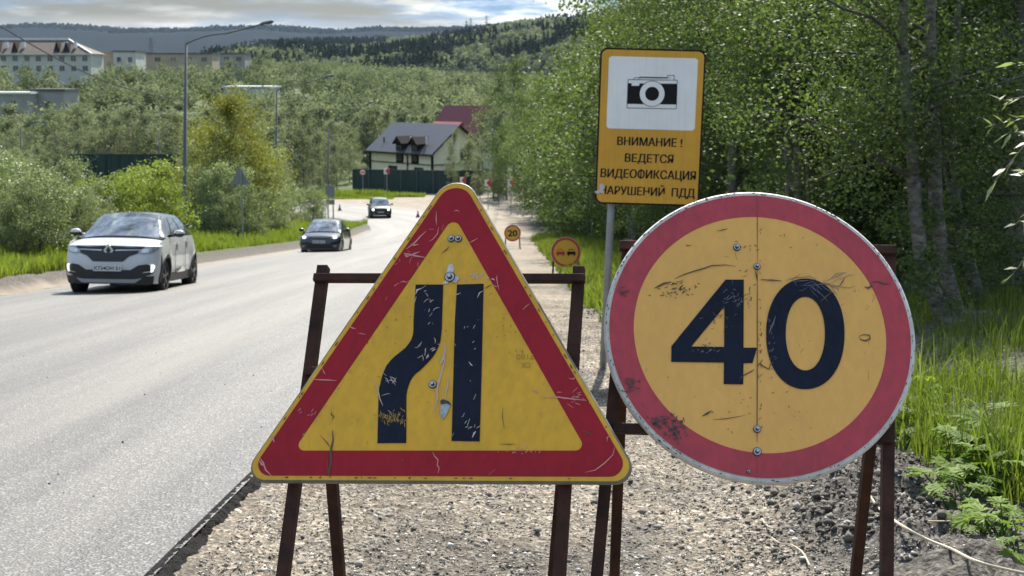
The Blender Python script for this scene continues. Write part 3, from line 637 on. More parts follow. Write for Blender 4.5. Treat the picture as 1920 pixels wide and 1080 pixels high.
# the 4 as three pieces so that its eye stays open
def P2(l): return [pc.uv(*p) for p in l]
mb = MB()
def pc_prism(l, o=.0007): q = P2(l); mb.prism([pc.at(*p, o) for p in q], [pc.at(*p, o-.0008) for p in q])
pc_prism([(1394.6, 524.4), (1360.3, 524.4), (1358.3, 574.7), (1357.8, 650.5), (1394, 652)]); pc_prism([(1360.3, 524.4), (1259, 649), (1296, 649.7), (1358.3, 574.7)])
pc_prism([(1394, 652), (1357.8, 650.5), (1296, 649.7), (1259, 649), (1258.6, 678.3), (1357.5, 679.7), (1394, 681), (1411, 680.5), (1419.4, 652)]); pc_prism([(1357.5, 679.7), (1357, 720), (1393.6, 720.5), (1394, 681)])
mb.build('numeral', navy, cir)
o_ = [pc.uv(1510+x, 626-y) for x, y in circ(73.5, 72, ry=103.5, e=2.15)]; i_ = [pc.uv(1510+x, 625.5-y) for x, y in circ(36.8, 72, ry=69, e=2.1)]
pc.ring('numeral', o_, i_, navy, cir, .0007)
for u, v, r_, br in ((1381.6, 464, .0085, 1), (1419.5, 500, .008, 0), (1419.5, 804.5, .0085, 1), (1419.6, 847, .0095, 0), (1403.5, 884.5, .004, 1)): bolt(pc, u, v, r_, cir, br)
mb = pc.strokes('', [(1.5, [(1420, 361), (1420, 420), (1420.4, 500)]), (2.0, [(1420.4, 500), (1420, 560), (1420, 700), (1419.5, 804), (1419.5, 830)]), (1.1, [(1419.5, 840), (1420, 870), (1420, 903)])], None, cir, .0002); 
# keep the seam an even width
mb.build('seam', seam_m, cir)
d1 = lambda *p: crop(1120, 340, 3.6, p); d2 = lambda *p: crop(1400, 340, 3.6, p); d3 = lambda *p: crop(1120, 620, 3.6, p); d4 = lambda *p: crop(1400, 620, 3.6, p)
dk = [(2.4, d1((935, 575), (870, 565), (800, 568), (770, 570), (720, 588), (650, 608), (590, 628), (550, 645), (520, 660))), (4, d1((500, 680), (450, 690), (415, 708), (385, 722))), (2, d1((805, 335), (850, 328), (880, 320))), (2, d1((595, 425), (605, 435), (640, 432))), (2.2, d1((855, 505), (890, 515))), (2, d1((930, 480), (940, 530))),
  (2, d2((665, 650), (645, 680), (622, 715))), (2, d2((660, 825), (638, 838))), (3, d2((100, 665), (170, 668), (235, 672))), (4.5, d2((795, 712), (820, 722), (845, 705), (830, 685))), (3, d2((845, 680), (880, 675), (930, 692), (970, 692))), (2, d2((580, 745), (540, 775), (495, 815))),
  (2.6, d2((758, 1045), (770, 1070), (800, 1078), (832, 1065), (830, 1040), (790, 1035), (758, 1045))), (1.5, d4((765, 60), (800, 66), (828, 56))), (1.6, d4((825, 72), (823, 100))), (4, d3((708, 578), (740, 560), (772, 540))), (2.2, d3((955, 328), (1000, 295), (1040, 275), (1060, 262))), (2, d3((1080, 240), (1095, 222), (1110, 240))),
  (2.4, d4((75, 240), (90, 222), (110, 240), (150, 262), (160, 230), (180, 215))), (1.6, d3((780, 600), (860, 596), (1000, 572))), (2, d4((290, 668), (310, 670))), (2, d4((422, 658), (442, 658))), (2, d4((790, 140), (796, 158))), (1.8, d4((820, 265), (822, 330))), (2, d4((350, 90), (360, 110))), (2, d4((385, 120), (362, 150))), (3, d1((1065, 600), (1075, 640), (1078, 670)))]
mb = pc.strokes('', dk+quilt(pc, 1, 1258, 542, 44, 14, 46, 8, 15, 1.8)+quilt(pc, 2, 1350, 600, 22, 22, 16, 8, 25, 1.4)+quilt(pc, 3, 1405, 540, 14, 40, 12, 8, 60, 1.5)+quilt(pc, 5, 1395, 470, 30, 30, 8, 7, 30, 1.4)+quilt(pc, 6, 1425, 600, 2, 180, 30, 8, 85, 1.2, .3)+quilt(pc, 7, 1480, 420, 150, 90, 14, 6, 40, 1.1)+quilt(pc, 9, 1400, 760, 150, 60, 24, 6, 40, 1.0), None, cir, .0011)
mb.build('scratches', scr_d, cir)
mb = pc.strokes('', quilt(pc, 11, 1375, 560, 22, 22, 30, 10, 30, 1.2)+quilt(pc, 12, 1322, 655, 20, 14, 18, 7, 40, 1.6)+quilt(pc, 13, 1520, 530, 60, 12, 26, 44, -12, 1.1, .12)+quilt(pc, 14, 1445, 640, 8, 60, 22, 7, 70, 1.4)+[(2.6, d2((195, 910), (180, 955), (160, 1000), (150, 1030)))], None, cir, .0013); mb.build('scratches', M('scratch grey', (.13, .135, .16), .7), cir)
mb = pc.strokes('', quilt(pc, 21, 1232, 797, 40, 20, 80, 9, -20, 3)+quilt(pc, 22, 1262, 805, 20, 26, 50, 8, -60, 3)+quilt(pc, 23, 1180, 722, 14, 12, 40, 7, 20, 2)+quilt(pc, 24, 1167, 548, 9, 9, 26, 7, 20, 1.6)+[(2.5, d3((148, 405), (200, 415), (250, 400))), (2, d3((180, 350), (195, 320), (215, 320))), (3, d3((295, 490), (318, 505)))], None, cir, .0011); mb.build('scratches', M('scratch brown grey', (.13, .075, .07), .8), cir)
mb = MB()
for k in range(190):
    g = random.Random(900+k); a = g.gauss(g.choice([-2.4, -.6, .6, 1.6, 2.6]), .5); r0 = .3405+g.random()*.008; l = g.uniform(.0015, .011)/.34; w = g.uniform(.0003, .0018)
    mb.poly([pc.at(r0*math.cos(a-l/2), r0*math.sin(a-l/2), -.0026), pc.at((r0-w)*math.cos(a), (r0-w)*math.sin(a), -.0026), pc.at(r0*math.cos(a+l/2), r0*math.sin(a+l/2), -.0026), pc.at((r0+w)*math.cos(a), (r0+w)*math.sin(a), -.0026)], flip=False)
mb.build('chips', scr_d, cir)

# --- stands
def stand(name, pl, legs, bars, rear, label, ang=18):
    e = thing(name, gpt(pl.P.x, pl.P.y-.6), label, 'sign stand')
    tops = []
    for (u0, v0, u1, v1) in legs:
        a = pl.px(u0, v0, -.045); b = pl.px(u1, v1, -.045); d = (b-a).normalized(); k = 0
        q = b.copy()
        while q.z > g1(q.x, q.y)-.02 and k < 400: q += d*.01; k += 1
        MB().bar(a, q, .026, .026, side=pl.U).build('leg', rust, e, bevel=.002); tops.append((a, q))
    for (i, u1, v1, *fr) in rear:
        a, q0 = tops[i]; a = a+(q0-a).normalized()*.05 if not fr else pl.px(*fr, -.045)-pl.N*.035
        Nn = Matrix.Rotation(R(ang), 3, pl.U) @ Vector((0, -1, 0)); Nn = Vector((Nn.x, Nn.y, Nn.z)).normalized()
        b = onplane(u1, v1, a, Nn); d = (b-a).normalized(); q = b.copy(); k = 0
        while q.z > g1(q.x, q.y)-.02 and k < 600: q += d*.01; k += 1
        MB().bar(a, q, .026, .026, side=pl.U).build('leg', rust, e, bevel=.002)
    for (u0, v0, u1, v1, h) in bars:
        MB().bar(pl.px(u0, v0, -.029), pl.px(u1, v1, -.029), h, .02, side=pl.V).build('crossbar', rust, e, bevel=.002)
    return e
stand('sign_stand', pt, [(607, 500, 531, 1080), (1086, 502, 1049, 1080)], [(589, 521.5, 1097, 522.5, .019), (573, 697, 1060, 700, .019)], [(0, 637, 1080, 599, 700), (1, 1037, 1080)], 'rusty steel trestle carrying the triangular road narrows sign')
stand('sign_stand', pc, [(1178, 452, 1119, 1080), (1668, 470, 1662, 1080)], [(1161, 461, 1680, 470, .022), (1150, 803, 1672, 823, .022)], [(0, 1152, 1080), (1, 1604, 1080)], 'rusty steel trestle carrying the large round 40 sign')

# --- camera warning board on a grey post
pk = Plate((1.16862212, 11.62660527, 0.90734893), 0, R(-1.14), -0.02651995)
kam = thing('camera_sign', (0.80, 11.7, g1(.8, 11.7)), 'tall yellow board with a white camera pictogram and four lines of black Russian lettering', 'road sign')
gold = signmat('golden yellow sheeting', (.66, .34, .03), (.4, .22, .03), .1, .5, .25); whp = signmat('white sheeting', (.84, .85, .84), (.5, .5, .5), .06, .45, .12); blk = M('black lettering', (.014, .013, .014), .6, spec=.15)
kw, kh = .87, 1.297
pk.flat('backing', [rrect(kw+.016, kh+.016, .06)], blk, kam, -.004, .03); pk.flat('face', [rrect(kw-.012, kh-.012, .05)], gold, kam, -.001, .002)
k_ = lambda *p: [pk.uv(*q) for q in crop(1080, 60, 3.175, p)]
q = k_((197, 148), (722, 152), (712, 586), (180, 575)); cxm = sum(p[0] for p in q)/4; cym = sum(p[1] for p in q)/4; pw = ((q[1][0]-q[0][0])+(q[2][0]-q[3][0]))/2; ph = ((q[0][1]-q[3][1])+(q[1][1]-q[2][1]))/2
pk.flat('white_panel', [rrect(pw, ph, .028, cx=cxm, cy=cym)], whp, kam, .001, .001)
mb = MB()
def kpoly(pts, o=.0025): mb.poly([pk.at(*p, o) for p in k_(*pts)], flip=True)
kpoly(((310, 305), (600, 308), (597, 430), (303, 426)))
for a, b in (((310, 283), (603, 287)), ((310, 283), (303, 452)), ((303, 452), (597, 458)), ((603, 287), (597, 458)), ((303, 426), (597, 430)), ((345, 280), (345, 272)), ((345, 272), (545, 275)), ((380, 267), (560, 272)), ((380, 267), (378, 280)), ((545, 258), (584, 258)), ((584, 258), (584, 285)), ((545, 258), (543, 268))):
    d = Vector(b)-Vector(a); d.normalize(); n_ = Vector((-d.y, d.x))*1.8
    kpoly((tuple(Vector(a)-n_), tuple(Vector(b)-n_), tuple(Vector(b)+n_), tuple(Vector(a)+n_)))
mb.build('pictogram', blk, kam)
cc = k_((453, 368))[0]; sc_ = 1/(3.175*220.5)
pk.flat('lens_ring', [circ(76*sc_, 48, *cc)], blk, kam, .0032, .0006); pk.flat('lens_ring', [circ(73*sc_, 48, *cc)], whp, kam, .0040, .0006); pk.flat('lens', [circ(41*sc_, 40, *cc)], blk, kam, .0048, .0006)
mb = MB(); kpoly(((335, 293), (380, 293), (376, 320), (330, 320)), .0034); mb.build('pictogram', whp, kam)
mb = MB(); fk = lambda u, v: pk.px(u, v, .0018)
for txt, qd in (('ВНИМАНИЕ !', ((248, 622), (633, 634), (630, 685), (246, 672))), ('ВЕДЕТСЯ', ((294, 722), (580, 731), (577, 782), (291, 772))), ('ВИДЕОФИКСАЦИЯ', ((150, 812), (714, 829), (711, 882), (146, 863))), ('НАРУШЕНИЙ  ПДД', ((147, 914), (708, 933), (705, 985), (143, 963)))):
    quad = crop(1080, 60, 3.175, qd); mb = MB()
    for q_, o_ in ((-.55, .0018), (0, .0019), (.55, .0020)): put_text(mb, txt.replace('Ф', 'О'), [(a_+q_, b_) for a_, b_ in quad], lambda u, v: pk.px(u, v, o_), 0, box=CAP)
    if 'Ф' in txt:       # the stem through the round letter
        w_ = lambda t: max(v.x for v in text_faces(t, 0)[0]); x0_ = min(v.x for v in text_faces(txt[0], 0)[0]); i = txt.index('Ф'); f_ = txt.replace('Ф', 'О')
        xa, xb, xt = w_(f_[:i])+.06, w_(f_[:i+1]), w_(f_); sc = ((xa+xb)/2-x0_)/(xt-x0_); hw_ = .058/(xt-x0_)
        P_ = []
        for s_, t_ in ((sc-hw_, -.06), (sc+hw_, -.06), (sc+hw_, 1.06), (sc-hw_, 1.06)):
            tl, tr, br, bl = quad; P_.append(pk.px((bl[0]*(1-s_)+br[0]*s_)*(1-t_)+(tl[0]*(1-s_)+tr[0]*s_)*t_, (bl[1]*(1-s_)+br[1]*s_)*(1-t_)+(tl[1]*(1-s_)+tr[1]*s_)*t_, .0024))
        mb.poly(P_)
    mb.build('lettering', blk, kam)
mb = MB()   # scuffed film over the last line
for pts in (((415, 958), (440, 962), (440, 985), (415, 982)), ((515, 962), (545, 968), (535, 985), (512, 980))): kpoly(pts, .003)
mb.build('scuff', gold, kam)
mb = MB(); kpoly(((140, 905), (165, 902), (172, 925), (160, 945), (168, 962), (145, 958), (118, 962), (110, 948), (138, 940)), .0032); mb.build('scuff', M('torn film', (.6, .55, .52), .7, var=.3, vscale=60), kam)
pa = atY(1146, 384, 11.70); pb_ = atY(1135, 600, 11.70); dd = (pb_-pa).normalized(); foot = pa+dd*((pa.z-g1(pa.x, 11.7)+.1)/-dd.z)
MB().tube([pa-dd*1.22+Vector((0, .0, 0)), pa, foot], .031, 14).build('post', galv, kam, True)
MB().box(pa-dd*.15+Vector((0, -.035, 0)), (.25, .02, .03)).box(pa-dd*1.05+Vector((0, -.035, 0)), (.25, .02, .03)).build('bracket', galv, kam)

# ------------------------------------------------------------------ cars (local: nose at y=0 facing -Y)
def paint(name, col, rough=.28, metal=0):
    return M(name, col, rough, metal=metal, coat=.8)
glassm = M('car glass', (.035, .045, .05), .06, spec=.9, coat=.6); screenm = M('windscreen glass', (.40, .44, .47), .05, metal=.85, var=.35, vscale=2.2, dark=(.06, .07, .075)); rubber = M('tyre rubber', (.014, .014, .015), .8); blackpl = M('black plastic', (.017, .017, .019), .5, bump=.1, bscale=200)
chrome = M('chrome trim', (.6, .6, .62), .18, metal=.9); alloy = M('alloy rim', (.33, .34, .36), .35, metal=.8); dark_alloy = M('dark alloy rim', (.05, .05, .055), .35, metal=.6)
lampg = M('headlamp glass', (.26, .28, .30), .12, spec=.8, coat=.8); lit = M('lit lamp', (.9, .9, .95), .3, emit=(1, 1, 1), es=1.1); litlow = M('daytime lamp', (.9, .9, .95), .3, emit=(.9, .95, 1), es=.7)
platem = M('number plate', (.55, .56, .57), .5); interior = M('dark interior', (.01, .01, .011), .8); silverpl = M('silver skid plate', (.30, .31, .33), .45, metal=.3)
def car(name, label, P, paint_m, roof_m, wheel_m, seedpos):
    e = thing(name, (0, 0, 0), label, 'car', 'cars coming up the road')
    w, Lc, H = P['w']/2, P['L'], P['H']; zl = P['zl']; zh = P['zh']; zb = P['zb']; cow = P['cowl']; D = P['round']; sl = P['nose']
    def fy(x, z):          # nose surface
        t = min(1, abs(x)/w); y = D*(1-(1-t**2.6)**(1/2.6))
        q = (z-zl)/(zh-zl)
        return y+sl*max(0, q-.55)**1.6*2.2+.05*abs(q-.45)
    def shoulder(y):       # height of body side top edge
        if y < cow: return zh-.03+(zb-zh+.02)*min(1, max(0, (y-.25)/(cow-.25)))**.8
        return zb-.01+(P['rise'])*((y-cow)/(Lc-cow))-P.get('tail', .08)*max(0, (y-(Lc-.9))/.9)**1.8
    def hw(y, z):
        q = (z-zl)/(shoulder(y)-zl); b = w*(1-.10*max(0, q-.55)**1.5*2)*(1-.05*(1-min(1, q*3)))
        r = max(0, (y-(Lc-.9))/.9); b *= 1-(.13+.17*max(0, q-.35))*r**1.8
        for ax in (P['ax1'], P['ax2']):
            d_ = abs(y-ax); b += P.get('flare', .02)*math.exp(-(d_/.42)**4)*(1-max(0, q-.7))
        return b
    tz = np.linspace(0, 1, 19); mb = MB(); clad = MB()
    # front fascia
    xs = [w*math.sin(R(a)) for a in np.linspace(-90, 90, 45)]
    A = []
    for t in tz:
        row = []
        for x in xs:
            zt = zh-.02*(x/w)**2-.01; z = zl+(zt-zl)*t; row.append((x*(1-.05*(1-min(1, t*3))), fy(x, z), z))
        A.append(row)
    mb.grid(A)
    # hood
    hy = np.linspace(0, 1, 12); A = []
    for t in hy:
        row = []
        for x in xs:
            z0 = zh-.02*(x/w)**2-.01; y0 = fy(x, z0); y1 = cow+.10*(x/w)**2+.02; y = y0+(y1-y0)*t
            zc = zh+(zb-zh)*(t**.75)+.035*math.sin(math.pi*min(1, t*1.1)); fall = (abs(x)/w)**5*.045
            zz = zc-.02*(x/w)**2-.01-fall*min(1, t*4)
            row.append((x*(1-.035*t**.5), y, zz))
        A.append(row)
    mb.grid(A, flip=False)
    # sides, with wheel openings
    wr = P['wr']; wells = []
    for sx_ in (-1, 1):
        ny_, nz_ = 150, 24; b0 = len(mb.v); ok = {}
        for i in range(ny_+1):
            for j in range(nz_+1):
                y = D+(Lc-D)*i/ny_; q = j/nz_; z = zl+(shoulder(y)-zl)*q
                mb.v.append((sx_*hw(y, z), y, z))
        for i in range(ny_):
            for j in range(nz_):
                y = D+(Lc-D)*(i+.5)/ny_; z = zl+(shoulder(y)-zl)*(j+.5)/nz_
                if any(math.hypot(y-a, z-wr) < wr+.045 for a in (P['ax1'], P['ax2'])): continue
                f = [b0+i*(nz_+1)+j, b0+(i+1)*(nz_+1)+j, b0+(i+1)*(nz_+1)+j+1, b0+i*(nz_+1)+j+1]
                low = z < zl+P['clad'] 
                (mb.f.append(f if sx_ > 0 else f[::-1])); mb.m.append(1 if low else 0)
        for ax in (P['ax1'], P['ax2']):   # arch lip and inner well
            lip = MB(); n = 22; a0, a1 = R(-12), R(192)
            for k in range(n):
                q = []
                for kk in (k, k+1):
                    a = a0+(a1-a0)*kk/n
                    for rr_ in (wr+.035, wr+P['lip']):
                        y = ax+rr_*math.cos(a); z = wr+rr_*math.sin(a); z = max(z, zl); q.append((y, z))
                pt_ = [Vector((sx_*(hw(y, min(z, shoulder(y)))+.012), y, z)) for y, z in (q[0], q[1], q[3], q[2])]
                pi_ = [p - Vector((sx_*.10, 0, 0)) for p in pt_]
                lip.hexa(pt_+pi_)
            lip.build('wheel_arch', blackpl if P['clad'] > .05 else paint_m, e)
            well = MB(); n = 20
            for k in range(n):
                a, b = 2*math.pi*k/n, 2*math.pi*(k+1)/n; r_ = wr+.06
                c_ = [(sx_*(w-.02), ax+r_*math.cos(t_), wr+r_*math.sin(t_)) for t_ in (a, b)]; i2 = [(sx_*(w-.30), p[1], p[2]) for p in c_]
                if min(c_[0][2], c_[1][2]) > zl-.02: well.poly([c_[0], c_[1], i2[1], i2[0]])
                well.poly([i2[0], i2[1], (sx_*(w-.30), ax, wr)]) if max(c_[0][2], c_[1][2]) > zl else None
            well.build('wheel_well', interior, e)
    # underside, rear and deck
    mb.grid([[(-w*.93, D*.8, zl), (w*.93, D*.8, zl)], [(-w*.93, Lc, zl), (w*.93, Lc, zl)]], mi=1)
    re_ = [[(x*.84*(1-.0*(k)), Lc-.02, zl+(shoulder(Lc)-zl)*k) for x in (-w, -w*.5, 0, w*.5, w)] for k in (0, .33, .66, 1)]; mb.grid(re_)
    A = []
    for y in np.linspace(cow, Lc, 14):
        hh = hw(y, shoulder(y)); A.append([(x*hh, y, shoulder(y)+.006*(1-abs(x))) for x in (-1, -.6, 0, .6, 1)])
    mb.grid(A)
    mb.build('body', [paint_m, blackpl], e, smooth=True)
    # greenhouse
    S = P['cab']    # rows: y, roof height, half width at belt, half width at roof edge
    ys = [s[0] for s in S]
    def cab(y):
        return [float(np.interp(y, ys, [s[k] for s in S])) for k in (1, 2, 3)]
    def srf(y, q):         # q -1..1 across the section: |q|<=.5 roof, beyond: side
        zr, wb, wt = cab(y); zb_ = shoulder(y); a = abs(q); sg = 1 if q >= 0 else -1
        if a <= .55:
            t = a/.55; return (sg*wt*t, y, zr-.035*t**3.2-.012*t**2)
        t = (a-.55)/.45; zt = zr-.047; bul = .02*math.sin(math.pi*t)
        return (sg*(wt+(wb-wt)*t**.85+bul), y, zt+(zb_-zt)*t)
    yf, yr0, yr1, ye = P['ws']   # windscreen foot, roof front, roof end, tail foot
    def patch(y0, y1, q0, q1, off=0, n=14, m=10):
        A = []
        for i in range(n+1):
            row = []
            for j in range(m+1):
                y = y0+(y1-y0)*i/n; q = q0+(q1-q0)*j/m; p = Vector(srf(y, q))
                if off:
                    a = Vector(srf(y+.02, q))-Vector(srf(y-.02, q)); b = Vector(srf(y, q+.01))-Vector(srf(y, q-.01)); nn = b.cross(a); nn.normalize()
                    if nn.dot(Vector((p.x, (y-(yr0+yr1)/2)*.3, .3))) < 0: nn = -nn
                    p = p+nn*off
                row.append(p)
            A.append(row)
        return A
    MB().grid(patch(yf, ye, -1, 1, n=44, m=40)).build('cabin', roof_m, e, smooth=True)
    sg = MB()
    wsn = yr0-.03
    A = []
    for i in range(15):
        y = yf+.02+(wsn-yf-.02)*i/14; A.append([p+Vector((0, -.008, .006)) for p in patch(y, y+.001, -.60+.0*i, .60, n=1, m=20)[0]])
    MB().grid(A).build('windscreen', screenm, e, smooth=True)
    for sx_ in (-1, 1):
        for y0, y1, y2, y3 in P['win']:      # belt front, belt rear, top rear, top front
            A = []
            for i in range(9):
                t = i/8; row = []
                for j in range(7):
                    s = j/6; yb = y0+(y1-y0)*t; yt = y3+(y2-y3)*t; y = yb+(yt-yb)*s; p = Vector(srf(y, sx_*(.965-.36*s))); row.append(p+Vector((sx_*.006, 0, .003)))
                A.append(row)
            MB().grid(A, flip=sx_ < 0).build('side_window', glassm, e, smooth=True)
    MB().grid([[p+Vector((0, .008, .006)) for p in patch(y, y+.001, -.5, .5, n=1, m=14)[0]] for y in np.linspace(yr1+.05, ye-.05, 8)]).build('rear_window', glassm, e, smooth=True)
    # wheels
    for sx_ in (-1, 1):
        for ax in (P['ax1'], P['ax2']):
            cx = sx_*(w-.115); t = MB(); prof = [(-.11, .62), (-.11, .90), (-.085, .985), (-.05, 1), (.05, 1), (.085, .985), (.11, .90), (.11, .62)]; n = 32
            A = [[(cx+a, ax+wr*b*math.cos(2*math.pi*k/n), wr+wr*b*math.sin(2*math.pi*k/n)) for a, b in prof] for k in range(n+1)]
            ty = t.grid(A).build('wheel', rubber, e, smooth=True)
            rm = MB(); xo = cx+sx_*.085; 
            rm.prism([(xo-sx_*.05, ax+wr*.64*math.cos(2*math.pi*k/24), wr+wr*.64*math.sin(2*math.pi*k/24)) for k in range(24)], [(xo-sx_*.09, ax+wr*.64*math.cos(2*math.pi*k/24), wr+wr*.64*math.sin(2*math.pi*k/24)) for k in range(24)], mi=1)
            for k in range(5):
                a = 2*math.pi*k/5+.3; rm.bar((xo, ax, wr), (xo, ax+wr*.63*math.cos(a), wr+wr*.63*math.sin(a)), .05, .03, side=(1, 0, 0)); 
                rm.bar((xo, ax, wr), (xo, ax+wr*.63*math.cos(a+.34), wr+wr*.63*math.sin(a+.34)), .035, .03, side=(1, 0, 0))
            A = [[(xo+a, ax+wr*b*math.cos(2*math.pi*k/24), wr+wr*b*math.sin(2*math.pi*k/24)) for a, b in ((-.02*sx_, .58), (.012*sx_, .60), (.012*sx_, .65), (-.02*sx_, .67))] for k in range(25)]
            rm.grid(A); rm.tube([(xo-.02*sx_, ax, wr), (xo+.02*sx_, ax, wr)], .035, 10)
            rm.build('rim', [wheel_m, interior], ty)
    # mirrors
    for sx_ in (-1, 1):
        y = P['mir'][0]; z = P['mir'][1]; m_ = MB().sphere((sx_*(w+.13), y, z+.02), .1, 12, 8, (1.15, .7, .75)).bar((sx_*(w-.08), y+.02, z-.03), (sx_*(w+.08), y, z-.01), .05, .035)
        for k, f in enumerate(m_.f): m_.m[k] = 0 if sum(m_.v[i][2] for i in f)/len(f) > z+.015 else 1
        m_.build('mirror', [P.get('mirmat', paint_m), blackpl], e, smooth=True)
    # nose features: polygons given in (x, z), mirrored when sym, laid on the nose
    def nose(pts, off, mat, nm, sub=10, parent=e, mb2=None):
        me_ = mb2 or MB(); pts = [Vector(p) for p in pts]
        # split the outline into thin vertical strips so the shape follows the curved nose
        xsr = sorted({p.x for p in pts}); x0, x1 = xsr[0], xsr[-1]; cuts = sorted(set([x0+(x1-x0)*k/sub for k in range(sub+1)]+xsr)); ed = list(zip(pts, pts[1:]+pts[:1]))
        def span(x):
            zz = []
            for a, b in ed:
                if abs(a.x-b.x) < 1e-9: continue
                if min(a.x, b.x)-1e-9 <= x <= max(a.x, b.x)+1e-9: zz.append(a.y+(b.y-a.y)*(x-a.x)/(b.x-a.x))
            return (min(zz), max(zz)) if zz else None
        for a, b in zip(cuts, cuts[1:]):
            sa, sb = span(a+1e-5), span(b-1e-5)
            if not sa or not sb: continue
            nz = 4
            for k in range(nz):
                q = []
                for x, s_, t_ in ((a, sa, k/nz), (b, sb, k/nz), (b, sb, (k+1)/nz), (a, sa, (k+1)/nz)):
                    z = s_[0]+(s_[1]-s_[0])*t_; q.append((x, fy(min(w*.999, abs(x))*(1 if x > 0 else -1), z)-off, z))
                me_.poly(q)
        return me_ if mb2 else me_.build(nm, mat, parent, smooth=False)
    for (nm, mat, off, sym, pts) in P['nose_parts']:
        nose(pts, off, MATS[mat], nm)
        if sym: nose([(-x, z) for x, z in pts][::-1], off, MATS[mat], nm)
    z0, z1, xw = P['plate']; yy = fy(0, (z0+z1)/2)-.035
    pl_ = MB().box((0, yy, (z0+z1)/2), (xw*2, .02, z1-z0)).build('number_plate', platem, e)
    tm = MB()
    put_text(tm, P['reg'], [(-xw*.92, z1-.022), (xw*.92, z1-.022), (xw*.92, z0+.022), (-xw*.92, z0+.022)], lambda a, b: (a, yy-.012, b), .015, box=CAP)
    tm.build('registration', blk, pl_)
    P['extra'](e, fy, nose)
    e.location = seedpos[0]; e.rotation_euler = seedpos[1]
    return e
# white crossover with black roof
def white_extra(e, fy, nose):
    # diamond emblem
    y = fy(0, .90)-.045; mb = MB()
    o_ = [(0, .135), (.095, 0), (0, -.135), (-.095, 0)]; i_ = [(0, .075), (.048, 0), (0, -.075), (-.048, 0)]
    for k in range(4):
        a, b, c, d = o_[k], o_[(k+1) % 4], i_[(k+1) % 4], i_[k]; P_ = [(q[0], y, .865+q[1]) for q in (a, b, c, d)]; mb.hexa([(p[0], p[1]+.02, p[2]) for p in P_]+P_)
    mb.build('emblem', chrome, e)
    for s in (-1, 1):
        mb = MB(); mb.bar((s*.87, 1.25, .47), (s*.905, 2.9, .47), .02, .12, side=(0, 0, 1)); 
        MB().poly([(s*.918, 1.75, .40), (s*.918, 2.45, .40), (s*.915, 2.25, .50), (s*.915, 1.75, .43)], flip=s < 0).build('door_trim', chrome, e)
        h = MB()
        for y in (1.95, 2.85): h.box((s*.885, y, .99 if y < 2 else 1.05), (.03, .2, .03))
        h.build('door_handle', paint_white, e)
        MB().box((s*.905, 1.62, .62), (.006, .008, .5)).box((s*.905, 2.52, .68), (.006, .008, .5)).build('door_gap', blackpl, e)
paint_white = paint('white car paint', (.50, .52, .53), .34); paint_black = paint('black car paint', (.012, .014, .018), .22); paint_grey = paint('dark grey car paint', (.035, .045, .052), .25, .2)
white_P = dict(tail=.26, w=1.78, L=4.12, H=1.57, zl=.23, zh=.97, zb=1.11, cowl=1.02, round=.50, nose=.16, rise=.03, ax1=.86, ax2=3.46, wr=.345, clad=.17, lip=.095, flare=.035,
  cab=[(.98, 1.11, .82, .71), (1.25, 1.29, .825, .665), (1.55, 1.47, .825, .62), (1.8, 1.57, .825, .59), (2.3, 1.60, .825, .58), (3.0, 1.58, .825, .58), (3.5, 1.49, .82, .565), (3.85, 1.31, .79, .55), (4.08, 1.16, .73, .50)],
  ws=(.98, 1.82, 3.55, 4.08), win=[(1.62, 2.45, 2.36, 1.98), (2.52, 3.4, 3.1, 2.42)], mir=(1.42, 1.16), plate=(.475, .59, .262), reg='К734ОН 51', extra=white_extra, mirmat=paint_white,
  nose_parts=[('grille', 'black plastic', .012, False, [(-.58, 0.825), (-.40, 0.760), (-.28, 0.655), (.28, 0.655), (.40, 0.760), (.58, 0.825), (.64, 0.920), (.30, 0.905), (0, 0.930), (-.30, 0.905), (-.64, 0.920)]),
    ('bonnet_shield', 'black plastic', .02, False, [(-.66, 0.945), (-.62, 0.910), (-.42, 0.890), (-.15, 0.895), (0, 0.920), (.15, 0.895), (.42, 0.890), (.62, 0.910), (.66, 0.945), (.40, 0.932), (.16, 0.945), (0, 0.960), (-.16, 0.945), (-.40, 0.932)]),
    ('grille_bar', 'chrome trim', .022, True, [(.13, 0.860), (.56, 0.875), (.56, 0.888), (.13, 0.878)]),
    ('headlight', 'headlamp glass', .014, True, [(.54, 0.820), (.64, 0.800), (.80, 0.820), (.87, 0.890), (.865, 0.930), (.70, 0.935), (.56, 0.880)]),
    ('headlamp_reflector', 'chrome trim', .02, True, [(.60, 0.825), (.70, 0.825), (.80, 0.860), (.80, 0.910), (.70, 0.910), (.60, 0.880)]),
    ('intake', 'black plastic', .010, False, [(-.62, .36), (.62, .36), (.80, .43), (.84, .55), (.70, .61), (.56, .59), (.42, .50), (-.42, .50), (-.56, .59), (-.70, .61), (-.84, .55), (-.80, .43)]),
    ('daytime_light', 'daytime lamp', .022, True, [(.765, .455), (.80, .46), (.835, .56), (.815, .60), (.77, .60), (.775, .56)]),
    ('fog_light_frame', 'chrome trim', .018, True, [(.62, .44), (.765, .455), (.77, .48), (.66, .46)]),
    ('lower_bumper', 'black plastic', .014, False, [(-.80, .232), (.80, .232), (.82, .38), (-.82, .38)]),
    ('skid_plate', 'silver skid plate', .024, False, [(-.50, .255), (.50, .255), (.62, .345), (.48, .325), (-.48, .325), (-.62, .345)])])
car('crossover_car', 'white compact crossover with black roof, nearest of the oncoming cars', white_P, paint_white, paint('black roof paint', (.03, .033, .036), .2), dark_alloy, (Vector((-7.62, 25.4, float(RZ(-7.6, 26)))), (math.atan(.1035)*-1, R(1.0), R(1.0))))
